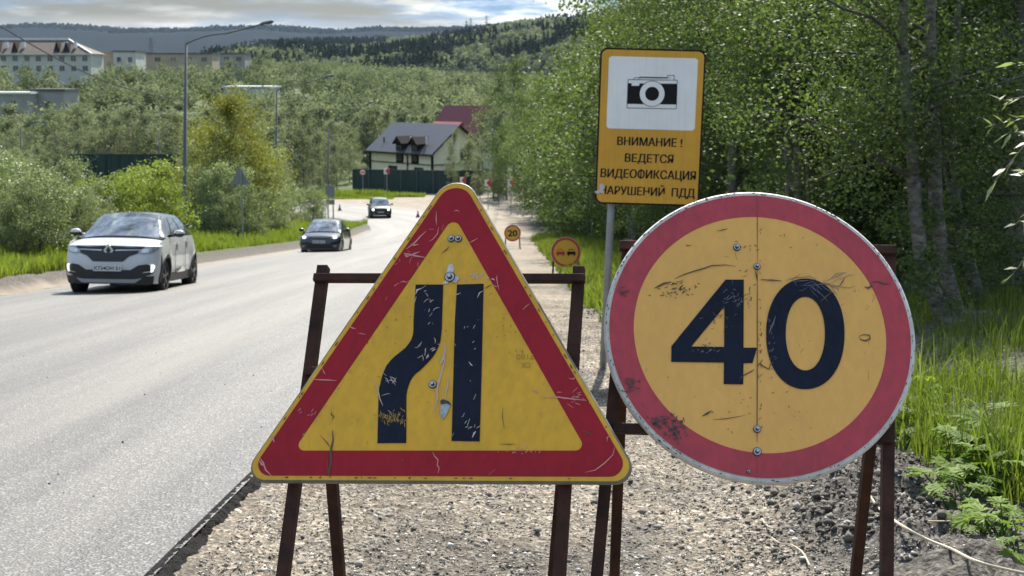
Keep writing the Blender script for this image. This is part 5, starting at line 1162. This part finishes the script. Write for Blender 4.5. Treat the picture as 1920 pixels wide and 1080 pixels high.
def window(F, x, z, w, h, y, par, fmat=wfr, ax=0):
    # ax 0: on the front wall (normal -y local); ax 1: on the right wall (normal +x local)
    def q(a, b, o): return F(a, y-o, b) if ax == 0 else F(y+o, a, b)
    mb = MB()
    for (a0, b0, a1, b1) in ((x-w/2-.08, z-.08, x+w/2+.08, z), (x-w/2-.08, z+h, x+w/2+.08, z+h+.08), (x-w/2-.08, z, x-w/2, z+h), (x+w/2, z, x+w/2+.08, z+h), (x-.03, z, x+.03, z+h)):
        P = [q(a, b, o) for o in (.0, .07) for a, b in ((a0, b0), (a1, b0), (a1, b1), (a0, b1))]; mb.hexa(P)
    f = mb.build('window', fmat, par); MB().poly([q(x-w/2, z, .02), q(x+w/2, z, .02), q(x+w/2, z+h, .02), q(x-w/2, z+h, .02)]).build('pane', winm, f); return f
def gable_house(name, label, o, ang, L_, D_, he, hr, wall, roofm, over=.45):
    F = Frame(o, ang); e = thing(name, o, label, 'house')
    mb = MB(); P = [(0, 0), (-L_, 0), (-L_, D_), (0, D_)]        # corner at origin, front along -x, gable side on x=0
    mb.poly([F(-L_, 0, -1), F(0, 0, -1), F(0, 0, he), F(-L_, 0, he)]); mb.poly([F(0, 0, -1), F(0, D_, -1), F(0, D_, he), F(0, D_/2, hr), F(0, 0, he)])
    mb.poly([F(0, D_, -1), F(-L_, D_, -1), F(-L_, D_, he), F(0, D_, he)]); mb.poly([F(-L_, D_, -1), F(-L_, 0, -1), F(-L_, 0, he), F(-L_, D_/2, hr), F(-L_, D_, he)]); mb.build('wall', wall, e)
    s = (hr-he)/(D_/2); rf = MB()
    for sy in (0, 1):
        ye = -over if sy == 0 else D_+over; ze = he-s*over; th = .14
        A = [F(over, ye, ze), F(-L_-over, ye, ze), F(-L_-over, D_/2, hr), F(over, D_/2, hr)]; rf.hexa([(p[0], p[1], p[2]) for p in A]+[(p[0], p[1], p[2]+th) for p in A])
    rfo = rf.build('roof', roofm, e)
    MB().bar(F(over+.02, -over, he-s*over+.02), F(over+.02, D_/2, hr+.02), .05, .26, side=(0, 0, 1)).bar(F(over+.02, D_+over, he-s*over+.02), F(over+.02, D_/2, hr+.02), .05, .26, side=(0, 0, 1)).bar(F(-L_-over, -over-.03, he-s*over), F(over, -over-.03, he-s*over), .12, .16, side=(0, 0, 1)).build('eaves_trim', brown_t, e)
    return F, e, rfo
pH = atY(811, 366, 152); zH = g1(pH.x, 152); oH = Vector((pH.x, 152, pH.z)); aH = R(-46)
# front wall runs to the left and away: heading chosen so that the gable faces right and towards the road
F, hs, rfo = gable_house('house', 'cream two-storey house with a slate grey roof and two small dormers behind the fence', oH, aH, 11.0, 7.6, 4.75, 7.6, cream, slate)
for x in (-6.9, -2.3): window(F, x, 1.7, 1.4, 1.2, 0, hs)
window(F, 4.9, 3.75, 1.3, 1.2, 0, hs, ax=1); window(F, 2.2, .9, 1.0, 1.1, 0, hs, ax=1)
b_ = MB(); b_.bar(F(-11, -.05, 3.35), F(.05, -.05, 3.35), .06, .22, side=(0, 0, 1)).bar(F(.05, 0, 3.35), F(.05, 7.6, 3.35), .06, .22, side=(0, 0, 1)).bar(F(.04, -.04, -.5), F(.04, -.04, 4.6), .28).bar(F(-11.04, -.04, -.5), F(-11.04, -.04, 4.6), .25).build('trim_board', brown_t, hs)
MB().tube([F(-4.2, -.12, -.4), F(-4.2, -.12, 4.2), F(-4.6, -.4, 4.6)], .07, 8).build('downpipe', brown_t, hs)
for x in (-5.6, -2.9):
    d = MB(); z0, z1 = 3.3, 5.6; s = (7.6-4.75)/3.8; yb = (z1-4.75)/s
    d.hexa([F(x-.6, -.12, z0), F(x+.6, -.12, z0), F(x+.6, yb+.3, z0+1), F(x-.6, yb+.3, z0+1), F(x-.6, -.12, z1), F(x+.6, -.12, z1), F(x+.6, yb+.3, z1), F(x-.6, yb+.3, z1)])
    dm = d.build('dormer', brown_t, hs)
    r_ = MB(); 
    for sg in (-1, 1):
        A = [F(x, -.5, z1+.7), F(x+sg*.8, -.5, z1-.12), F(x+sg*.8, yb+.6, z1-.12), F(x, yb+1.2, z1+.7)]; r_.hexa(A+[(p[0], p[1], p[2]+.1) for p in A])
    r_.poly([F(x-.75, -.35, z1), F(x+.75, -.35, z1), F(x, -.35, z1+.65)]); r_.build('dormer_roof', brown_t, dm)
    mb = MB()
    for (a0, b0, a1, b1) in ((x-.45, z0+.35, x+.45, z0+.5), (x-.45, z0+.5, x-.33, z0+1.9), (x+.33, z0+.5, x+.45, z0+1.9), (x-.45, z0+1.9, x+.45, z0+2.05), (x-.05, z0+.5, x+.05, z0+1.9)): mb.hexa([F(a, -.12-o, b) for o in (0, .08) for a, b in ((a0, b0), (a1, b0), (a1, b1), (a0, b1))])
    wf = mb.build('dormer_window', wfr, dm); MB().poly([F(x-.33, -.15, z0+.5), F(x+.33, -.15, z0+.5), F(x+.33, -.15, z0+1.9), F(x-.33, -.15, z0+1.9)]).build('pane', winm, wf)
    MB().tube([F(x+.9, .9, 5.3), F(x+.9, .9, 6.35)], .12, 8).build('chimney', whroof, rfo)
MB().tube([F(-9.6, .9, 5.2), F(-9.6, .9, 6.1)], .08, 8).build('vent_pipe', brown_t, rfo)
pR = atY(884, 300, 182); oR = Vector((pR.x, 182, g1(pR.x, 182)))
F2, rh, rf2 = gable_house('house', 'maroon-roofed house standing behind the slate-roofed one', oR, R(-40), 7.8, 7.6, 3.4, 8.3, whitewall, maroon, .5)
w2 = MB()
A = [F2(-8.6, -2.2, 3.6), F2(-3.4, -2.2, 3.6), F2(-3.4, 2.0, 6.1), F2(-8.6, 2.0, 6.1)]; w2.hexa(A+[(p[0], p[1], p[2]+.15) for p in A]); w2.build('wing_roof', maroon, rh)
w2 = MB().hexa([F2(-8.3, -1.9, -1), F2(-3.8, -1.9, -1), F2(-3.8, 1.2, -1), F2(-8.3, 1.2, -1), F2(-8.3, -1.9, 3.6), F2(-3.8, -1.9, 3.6), F2(-3.8, 1.2, 5.5), F2(-8.3, 1.2, 5.5)]); w2.build('wing_wall', brown_t, rh)
for x in (-6.6, -5.4): MB().hexa([F2(x-.45, -1.0, 4), F2(x+.45, -1.0, 4), F2(x+.45, .8, 4), F2(x-.45, .8, 4), F2(x-.35, -1.0, 5.6), F2(x+.35, -1.0, 5.6), F2(x+.35, .8, 5.9), F2(x-.35, .8, 5.9)]).build('dormer', maroon, rh)
window(F2, 3.8, 3.4, 1.2, 1.2, 0, rh, ax=1)
def sheet_fence(label, A, B, h, npost, n=80, base_v=None, postm=None):
    A = Vector(A); B = Vector(B); e = thing('sheet_fence', A, label, 'fence'); d = (B-A); L_ = math.hypot(d.x, d.y); mb = MB(); row = [[], []]; nn = Vector((-d.y, d.x, 0)).normalized()
    for i in range(int(L_/.25)+1):
        t = min(1, i*.25/L_); p = A+d*t+nn*(.03 if i % 2 else -.03); row[0].append((p.x, p.y, p.z-.1)); row[1].append((p.x, p.y, p.z+h))
    mb.grid(row).build('panel', fgreen, e)
    for i in range(npost+1):
        p = A+d*(i/npost)-nn*.08; MB().box((p.x, p.y, p.z+h/2), (.09, .09, h+.1)).build('post', postm or fgreen, e)
    MB().bar(A+Vector((0, 0, h))-nn*.06, B+Vector((0, 0, h))-nn*.06, .08, .05, side=(0, 0, 1)).build('rail', fgreen, e)
def gp(u, y): x = (u-960)/FPX*y; return Vector((x, y, g1(x, y)))
sheet_fence('dark green sheet fence round the cream house, with grey posts', gp(662, 147.5), gp(905, 144), 2.45, 8, postm=M('dull grey post', (.06, .085, .085), .6))
sheet_fence('dark green sheet fence of the yard behind the yellow-green bushes', gp(133, 160), gp(356, 160), 4.0, 10)
sheet_fence('short stretch of dark green sheet fence left of the long one', gp(75, 168), gp(128, 163), 2.6, 4)
def block(name, label, u0, u1, y, vtop, mat, depth=12, floors=(), roof='flat', cat='building', wsp=3.2, roofm=None, ww=1.5, wh=1.5, wo=0):
    x0, x1 = (u0-960)/FPX*y, (u1-960)/FPX*y; zt = atY((u0+u1)/2, vtop, y).z; zg = g1((x0+x1)/2, y)-2; e = thing(name, ((x0+x1)/2, y, zg), label, cat)
    F = Frame((x0, y, 0), 0); W = x1-x0
    MB().box(((x0+x1)/2, y+depth/2, (zt+zg)/2), (W, depth, zt-zg)).build('wall', mat, e)
    if roof == 'flat': MB().box(((x0+x1)/2, y+depth/2, zt+.15), (W+.7, depth+.7, .35)).build('roof', roofm or darkroof, e)
    for zf in floors:
        k = int(W/wsp)
        for i in range(k): window(F, (i+.5)*W/k+wo, zt-zf, ww, wh, 0, e, fmat=M('pale window frame', (.35, .35, .33), .7))
    return e, F, W, zt, zg
e, F, W, zt, zg = block('apartment_block', 'long white apartment block under a brown hipped roof with a pale ridge', -120, 181, 420, 101, whitewall, 13, (2.15, 5.1), None, wsp=3.5)
zr = atY(60, 73, 420).z; rf = MB(); a, b, c, d_ = F(-.6, -.6, zt), F(W+.6, -.6, zt), F(W+.6, 13.6, zt), F(-.6, 13.6, zt); r0, r1 = F(3, 6.5, zr), F(W-8.5, 6.5, zr)
rf.poly([a, b, r1, r0]).poly([b, c, r1]).poly([c, d_, r0, r1]).poly([d_, a, r0]); ro = rf.build('roof', oldroof, e)
MB().bar(r0, r1, .9, .5, side=(0, 0, 1)).bar(r1, b, .5, .35, side=(0, 0, 1)).build('ridge_cap', whroof, ro); MB().bar(F(-.6, -.7, zt-.1), F(W+.6, -.7, zt-.1), .3, .35, side=(0, 0, 1)).build('eaves_trim', whroof, e)
for u in (8, 40, 118, 136):
    x = (u-960)/FPX*420-F.o.x; dm = MB(); z0 = zt+.5; h = zr-zt-1.6
    dm.hexa([F(x-1.1, .4, z0), F(x+1.1, .4, z0), F(x+1.1, 4, z0), F(x-1.1, 4, z0), F(x-.2, .4, z0+h), F(x+.2, .4, z0+h), F(x+.2, 4.5, z0+h), F(x-.2, 4.5, z0+h)]); dm.build('dormer', brown_t, ro)
    MB().box(F(x+2.2, 2.5, zt+2.5), (.9, .9, 2.2)).build('chimney', whroof, ro)
block('apartment_block', 'beige panel building just right of the hipped-roof block', 181, 226, 440, 98, beigewall, 12, (4.5,), wsp=3.4, roofm=beigewall)
block('apartment_block', 'narrow pale grey end wall of a building with three small windows', 223, 264, 436, 97, whitewall, 12, (3.2, 6.2), wsp=3.4, ww=1.2)
block('apartment_block', 'long low building with a dark flat roof beside the nearest lamp post', 262, 405, 470, 101, beigewall, 12, (2.6,), wsp=4.5, ww=2)
block('apartment_block', 'far end of the flat-roofed row, just right of the lamp post top', 398, 466, 520, 101, greywall, 12, (2.6,), wsp=4.5, ww=2)
e, F, W, zt, zg = block('garage_building', 'grey concrete building with a white roof edge at the left border of the photo', -60, 64, 250, 176, greywall, 9, (3.0,), roofm=whroof, wsp=5, ww=.9, wh=1.8)
MB().box(F(W*.38, -.06, zg+2+3.4), (5, .1, 1.6)).build('door', darkroof, e)
block('garage_building', 'lower grey concrete building joined to the white-edged one', 66, 128, 254, 170, greywall, 9, (3.4,), wsp=6, ww=.9, roofm=darkroof)
block('shed_building', 'long building whose pale flat roof shows above the wood', 424, 511, 330, 164, whitewall, 14, (), roofm=whroof)
# viaduct
v0, v1 = (816-960)/FPX*1000, (1040-960)/FPX*1000; zd = atY(880, 131, 1000).z; vi = thing('viaduct', (0, 1000, -25), 'low dark viaduct crossing at the foot of the hills', 'bridge')
MB().box(((v0+v1)/2, 1000, zd-.6), (v1-v0, 7, 1.2)).build('deck', darkroof, vi); MB().box(((v0+v1)/2, 996.5, zd+.5), (v1-v0, .1, .8)).build('parapet', darkroof, vi)
for k in range(8): MB().box((v0+5+k*11, 1000, zd-9), (1.6, 5, 16)).build('pier', darkroof, vi)

# ------------------------------------------------------------------ pylons
pyl = M('dark lattice steel', (.05, .06, .075), .6)
def pylon(u, vtop, vbase, y, label):
    zt = atY(u, vtop, y).z; zb = atY(u, vbase, y).z-6; x = (u-960)/FPX*y; H_ = zt-zb; e = thing('power_pylon', (x, y, zb), label, 'pylon', None); t = y/1900; mb = MB(); wb = H_*.11
    for sx_ in (-1, 1):
        for sy in (-1, 1): mb.bar((x+sx_*wb, y+sy*wb, zb), (x+sx_*.4, y+sy*.4, zt), .35*t)
    for k in range(8):
        f = k/8; w0 = wb*(1-f)+.4*f; f2 = (k+1)/8; w1 = wb*(1-f2)+.4*f2
        for s in (-1, 1): mb.bar((x-s*w0, y-w0, zb+H_*f), (x+s*w1, y-w1, zb+H_*f2), .22*t)
    mb.build('mast', pyl, e)
    for f, w in ((.62, .16), (.76, .24), (.89, .15)): MB().bar((x-H_*w, y, zb+H_*f), (x+H_*w, y, zb+H_*f), .45*t).build('cross_arm', pyl, e)
for a in ((913, 28, 58, 2690, 'power pylon on the skyline, tallest one left of the birch crown'), (650, 66, 124, 1250, 'dark power pylon standing in the valley wood below the ridge'), (884, 34, 62, 2695, 'thin power pylon on the skyline, second from the tallest'), (876, 38, 62, 2698, 'thin power pylon on the skyline, third from the tallest'), (838, 50, 68, 2700, 'small faint power pylon on the skyline, farthest from the birch crown'), (293, 70, 105, 1700, 'dark power pylon above the long flat-roofed building'), (893, 70, 135, 1150, 'power pylon in front of the light green hillside, right of the viaduct start'), (936, 62, 135, 1200, 'power pylon in front of the light green hillside, nearest the wood')): pylon(*a)

# ------------------------------------------------------------------ lamp posts, road signs, cones
lens = M('lamp lens', (.55, .56, .57), .3)
def lamp(label, u, vtop, vbase, y, ue, ve, hgt=None):
    b = atY(u+(vbase-vtop)*.028 if False else u, vbase, y); x = b.x; zb = g1(x, y)-.1; top = atY(u, vtop, y); e = thing('street_lamp', (x, y, zb), label, 'street lamp', None); t = top.z
    MB().tube([(x, y, zb), (x, y, zb+2.2), (x, y, zb+2.25), (top.x, y, t)], [.125, .12, .10, .06], 12).build('post', polemat, e, smooth=True)
    tip = atY(ue, ve, y-.3); P = []
    for k in range(11):
        s = k/10; q = Vector((top.x, y, t)).lerp(tip, s); q.z += .12*math.sin(math.pi*min(1, s*2.0)); P.append(q)
    MB().tube(P, [.038]*9+[.035, .03], 8).build('arm', polemat, e, smooth=True)
    d = (P[-1]-P[-3]).normalized(); h = MB().tube([tip-d*.35, tip-d*.2, tip+d*.25, tip+d*.36], [.05, .10, .09, .03], 10); ho = h.build('lamp_head', polemat, e, smooth=True); MB().box(tip+d*.02-Vector((0, 0, .09)), (.3, .14, .04)).build('lens', lens, ho)
lamp('nearest and tallest street lamp, its curved arm crossing the far hills', 349, 82, 455, 66, 500, 43)
lamp('second street lamp, standing behind the black sedan', 519, 170, 435, 98, 618, 143)
lamp('third street lamp, beside the far grass corner', 616, 236, 400, 136, 692, 194)
lamp('fourth and farthest street lamp, its head just under that of the third', 640, 246, 385, 172, 682, 229)
lamp('small street lamp standing over the dark green yard fence', 298, 246, 330, 170, 340, 227)
lamp('small street lamp among the birches at the left border', 39, 240, 310, 150, 70, 229)
lamp('short-armed street lamp half hidden by the birches behind the second lamp', 527, 244, 380, 165, 545, 236)
cab = MB(); a = atY(-60, 12, 40); b = Vector(((349-960)/FPX*66, 66, atY(349, 186, 66).z)); P = []
for k in range(25): s = k/24; q = a.lerp(b, s); q.z -= 1.0*math.sin(math.pi*s)*.6; P.append(q)
tag(cab.tube(P, .022, 6).build('overhead_cable', M('black cable', (.02, .02, .022), .6)), 'dark overhead cable sagging down to the nearest street lamp', 'cable')
def sign_post(e, x, y, z0, z1, r_=.035): return MB().tube([(x, y+.04, z0), (x, y+.04, z1)], r_, 10).build('post', galv, e)
grey_back = M('grey sign back', (.20, .215, .23), .6, var=.15, vscale=5); redf = M('red sign film', (.38, .03, .04), .5); whf = M('white sign film', (.62, .62, .60), .5); amber = M('amber sign film', (.66, .36, .03), .5)
# triangular sign seen from behind
y = 62; p = atY(450, 335, y); e = thing('warning_sign', (p.x, y, g1(p.x, y)), 'grey back of a triangular sign on a thin post in front of the pale bushes', 'road sign')
tr = rtri(.95, 0, .05); MB().prism([(p.x+a, y, p.z+b) for a, b in tr], [(p.x+a, y+.02, p.z+b) for a, b in tr]).build('plate', grey_back, e); sign_post(e, p.x+.06, y-.07, g1(p.x, y)-.1, p.z+.35)
# rectangular board seen from behind
y = 112; p = atY(619, 362, y); e = thing('board_sign', (p.x, y, g1(p.x, y)), 'grey back of two stacked rectangular boards on posts beside the third lamp', 'road sign')
MB().box((p.x, y, p.z+.15), (.75, .04, 1.0)).build('plate', grey_back, e); MB().box((p.x, y, p.z-.75), (.7, .04, .4)).build('plate', grey_back, e); sign_post(e, p.x-.2, y, g1(p.x, y)-.1, p.z+.6, .05); sign_post(e, p.x+.22, y, g1(p.x, y)-.1, p.z+.6, .05)
y = 143; p = atY(680, 323, y); e = thing('round_sign', (p.x, y, g1(p.x, y)), 'small white and red round sign on a post in front of the house fence', 'road sign')
MB().prism([(p.x+a, y-.03, p.z+b) for a, b in circ(.33, 28)], [(p.x+a, y, p.z+b) for a, b in circ(.33, 28)]).build('plate', redf, e); MB().prism([(p.x+a, y-.035, p.z+b) for a, b in circ(.26, 28)], [(p.x+a, y-.03, p.z+b) for a, b in circ(.26, 28)]).build('face', whf, e); MB().box((p.x, y-.045, p.z), (.34, .01, .12)).build('bar', redf, e); sign_post(e, p.x, y, g1(p.x, y)-.1, p.z+.3)
for u, v, y, lab in ((725, 321, 141, 'red and white left-pointing chevron board on a tall post by the house fence'), (868, 338, 134, 'small chevron board showing just beside the tip of the triangular sign'), (915, 343, 124, 'chevron board among the birches, leftmost of the three right of the triangle tip'), (958, 342, 117, 'chevron board among the birches, middle one of three'), (998, 342, 112, 'chevron board among the birches, rightmost and nearest the camera board')):
    p = atY(u, v, y); e = thing('chevron_sign', (p.x, y, g1(p.x, y)), lab, 'road sign', 'chevron boards on the bend'); s = .30
    MB().box((p.x, y, p.z), (2*s, .03, 2*s)).build('plate', whf, e)
    q = lambda a, b: (p.x+a*s, y-.02, p.z+b*s)
    MB().poly([q(1, 1), q(1, -1), q(.35, -1), q(-.5, 0), q(.35, 1)][::-1]).build('chevron', redf, e); sign_post(e, p.x, y, g1(p.x, y)-.1, p.z+.3, .04)
# round temporary signs on thin trestles
def temp_sign(u, v, y, yaw, label, tilt=14):
    p = atY(u, v, y); pl = Plate(p, R(tilt), yaw); e = thing('speed_sign' if y > 40 else 'overtaking_sign', (p.x, y, g1(p.x, y)), label, 'road sign')
    pl.flat('rim', [circ(.35, 48)], rimw, e, -.003, .02); pl.flat('face', [circ(.34, 48)], amber, e, -.0005, .002); pl.ring('red_ring', circ(.342, 48), circ(.285, 48), M('orange red film', (.45, .05, .03), .5), e, .003, .002)
    sts = thing('sign_stand', (p.x, y-.2, g1(p.x, y)), 'thin steel trestle under the small round %s sign down the shoulder' % ('20' if y > 40 else 'no overtaking'), 'sign stand')
    for s in (-1, 1):
        a = pl.at(s*.27, .12, -.05)
        for q in (pl.at(s*.36, -1.0, -.05), pl.at(s*.30, -1.0, -.05)+Vector((0, .75, 0))):
            d = (q-a).normalized(); k = (a.z-g1(q.x, q.y)+.03)/-d.z; MB().bar(a, a+d*k, .028).build('leg', rust, sts)
    MB().bar(pl.at(-.30, .10, -.03), pl.at(.30, .10, -.03), .025).build('crossbar', rust, sts); MB().bar(pl.at(-.24, -.2, -.03), pl.at(.24, -.2, -.03), .025).build('crossbar', rust, sts)
    return pl, e
pl, e = temp_sign(961, 437, 56.5, 0, 'small round amber 20 speed sign standing on the gravel, farthest down the shoulder')
mb = MB(); put_text(mb, '20', [(-.2, .13), (.2, .13), (.2, -.13), (-.2, -.13)], lambda a, b: pl.at(a, b, .007), .03, box=CAP); mb.build('numeral', blk, e)
pl, e = temp_sign(1061, 473, 31.2, R(6), 'small round amber no overtaking sign with a red and a black car')
def carshape(cx, m, nm):
    s = .062
    P = [(-1.6, -.9), (-1.25, -.9), (-1.25, -1.4), (-.8, -1.4), (-.8, -.9), (.8, -.9), (.8, -1.4), (1.25, -1.4), (1.25, -.9), (1.6, -.9), (1.6, .1), (1.15, .25), (.85, 1.15), (-.85, 1.15), (-1.15, .25), (-1.6, .1)]
    body = [(-1.6, -.9), (1.6, -.9), (1.6, .1), (1.15, .25), (-1.15, .25), (-1.6, .1)]
    mb = MB(); f = lambda L__: mb.poly([pl.at(cx+a*s, b*s, .007) for a, b in L__])
    f(body); f([(-1.3, -1.4), (-.85, -1.4), (-.85, -.9), (-1.3, -.9)]); f([(.85, -1.4), (1.3, -1.4), (1.3, -.9), (.85, -.9)]); f([(-1.15, .25), (-.95, .25), (-.7, .95), (-.85, 1.15)]); f([(.95, .25), (1.15, .25), (.85, 1.15), (.7, .95)]); f([(-.85, 1.15), (-.7, .95), (.7, .95), (.85, 1.15)])
    mb.build(nm, m, e)
carshape(-.125, redf, 'red_car_symbol'); carshape(.125, blk, 'black_car_symbol')
conem = M('traffic cone dark orange', (.14, .07, .05), .6)
for u, y, lab in ((783, 113, 'small traffic cone on the road just left of the triangular sign'), (636, 122, 'small traffic cone by the far grass corner beside the third lamp')):
    q = gp(u, y); q.z += .05; e = thing('traffic_cone', q, lab, 'traffic cone'); MB().box((q.x, y, q.z+.02), (.38, .38, .04)).build('base', blackpl, e); MB().tube([(q.x, y, q.z+.04), (q.x, y, q.z+.28)], [.16, .09], 14).tube([(q.x, y, q.z+.40), (q.x, y, q.z+.55)], [.065, .03], 14).build('cone', conem, e); MB().tube([(q.x, y, q.z+.28), (q.x, y, q.z+.40)], [.09, .065], 14).build('stripe', whf, e)

# ------------------------------------------------------------------ weeds, roots and twigs near the right corner
def weed(u, v, seed, s, n, label):
    p = atY(u, v, 5.6)
    for _ in range(30):
        dd_ = ray(u, v); k = (g1(p.x, p.y)-CAMZ)/dd_.z; p = CP+dd_*k
    e = thing('leafy_weed', (p.x, p.y, g1(p.x, p.y)), label, 'weed'); rr_ = random.Random(seed); tb = MB(); V, Q, va = [], [], []
    for i in range(n):
        az = rr_.uniform(0, 6.283); el = rr_.uniform(.5, 1.3); L_ = s*rr_.uniform(.6, 1.15); d = Vector((math.cos(az)*math.cos(el), math.sin(az)*math.cos(el), math.sin(el))); a = Vector((p.x+rr_.gauss(0, .03), p.y+rr_.gauss(0, .03), e.location.z)); t = a+d*L_; tb.tube([a, a.lerp(t, .5)+Vector((0, 0, .02)), t], [.004, .003, .002], 5, cap=False)
        f = Vector((math.cos(az), math.sin(az), rr_.uniform(-.35, .25))).normalized(); sd_ = f.cross(Vector((rr_.gauss(0, .2), rr_.gauss(0, .2), 1))).normalized(); nn_ = sd_.cross(f); ls = s*rr_.uniform(.35, .6); c_ = rr_.random()
        for lb in (-1.15, -.55, 0, .55, 1.15):      # palmate lobes
            g_ = f*math.cos(lb)+sd_*math.sin(lb); h_ = g_.cross(nn_).normalized(); l = ls*(1-.28*abs(lb)); w = l*.17; b = len(V)
            tip = t+g_*l-nn_*0+Vector((0, 0, -l*.18)); m1 = t+g_*l*.5+Vector((0, 0, l*.03))
            V += [t, m1+h_*w*1.5, t+g_*l*.62+h_*w*.8, tip, t+g_*l*.62-h_*w*.8, m1-h_*w*1.5, m1+Vector((0, 0, -.004))]; Q += [[b, b+1, b+6, b+6], [b+6, b+1, b+2, b+3], [b+6, b+3, b+4, b+5], [b, b+6, b+5, b+5]]; va += [c_*.8+.1]*4
            for sg in (-1, 1):
                q0 = t+g_*l*.45+h_*w*1.3*sg; b = len(V); V += [q0, q0+g_*l*.22+h_*w*1.1*sg, q0+g_*l*.18, q0-g_*l*.1]; Q.append([b, b+1, b+2, b+3]); va.append(c_*.8+.1)
    tb.build('stem', weed_m, e); o = np.array(e.location); me = bpy.data.meshes.new('leaf'); me.from_pydata([tuple(np.array(v)-o) for v in V], [], [list(dict.fromkeys(q)) for q in Q]); me.update(); at = me.attributes.new('var', 'FLOAT', 'FACE'); at.data.foreach_set('value', va); link('leaves', me, weed_m, e)
for a in ((1800, 905, 1, .24, 12, 'lobed leafy weed growing beside the round sign, farthest from the corner'), (1845, 1000, 2, .16, 16, 'low lobed weed in the lower right corner, above the pale root'), (1925, 1060, 3, .20, 12, 'lobed weed cut by the right border at the bottom corner'), (1890, 935, 4, .22, 12, 'bright lobed weed between the grass and the right border'), (1760, 830, 5, .2, 10, 'small yellow-green weed at the foot of the round sign'), (1720, 930, 7, .12, 8, 'tiny lobed weed on the soil right of the trestle leg'), (1690, 830, 8, .22, 11, 'bright broad-leaved weed just behind the right trestle leg'), (1725, 790, 9, .24, 14, 'tall bright weed just below the dark crushed asphalt heap'), (1870, 880, 10, .26, 14, 'tall lobed weed standing in the long grass near the right border'), (1800, 965, 11, .18, 14, 'weed with toothed leaves overhanging the pale root'), (1880, 1035, 12, .16, 14, 'low dark weed between the pale root and the right border'), (1850, 930, 13, .22, 14, 'bushy lobed weed on the bank above the pale root')): weed(*a)
def gline(pts, h=.012):
    out = []
    for u, v in pts:
        dd_ = ray(u, v); p = CP+dd_*3
        for _ in range(30): p = CP+dd_*((float(G(np.array([p.x]), np.array([p.y]))[0])+h-CAMZ)/dd_.z)
        out.append(p)
    return out
rootm = M('pale dry root', (.50, .44, .33), .7, var=.2, vscale=30)
def smooth(P, n=8): return [Vector(p) for p in catmull(np.array([tuple(p) for p in P]), n)]
tag(MB().tube(smooth(gline([(1628, 925), (1650, 955), (1690, 985), (1740, 1012), (1785, 1030), (1830, 1052), (1890, 1068), (1960, 1082)], .03)), .0052, 7).build('root', rootm), 'long pale root trailing over the soil towards the lower right corner', 'root')
tag(MB().tube(smooth(gline([(1447, 1008), (1462, 1018), (1485, 1022), (1505, 1036), (1518, 1060)])), .0032, 6).build('twig', rootm), 'pale curved twig on the gravel below the round sign, longest of the twigs', 'twig')
tag(MB().tube(smooth(gline([(1428, 972), (1438, 985), (1450, 991)])), .003, 6).build('twig', rootm), 'short pale twig on the gravel, nearest the bottom of the round sign', 'twig')
tag(MB().tube(smooth(gline([(1740, 977), (1780, 977), (1830, 974)], .03)), .0028, 6).build('twig', rootm), 'straight straw-coloured twig lying right of the trestle legs', 'twig')

# ------------------------------------------------------------------ haze
hz_ = MB().box((0, 4500, 130), (19000, 9500, 400))
me = bpy.data.meshes.new('haze'); me.from_pydata(hz_.v, [], hz_.f); me.update(); hm = bpy.data.materials.new('haze'); hm.use_nodes = True; nt = hm.node_tree; nt.nodes.clear(); o1 = nt.nodes.new('ShaderNodeOutputMaterial'); pv = nt.nodes.new('ShaderNodeVolumePrincipled')
pv.inputs['Density'].default_value = .000024; pv.inputs['Color'].default_value = (.55, .74, 1, 1); pv.inputs['Anisotropy'].default_value = 0; nt.links.new(pv.outputs[0], o1.inputs['Volume'])
tag(link('haze', me, hm), 'thin blue air over the valley and hills', 'haze', kind='stuff')
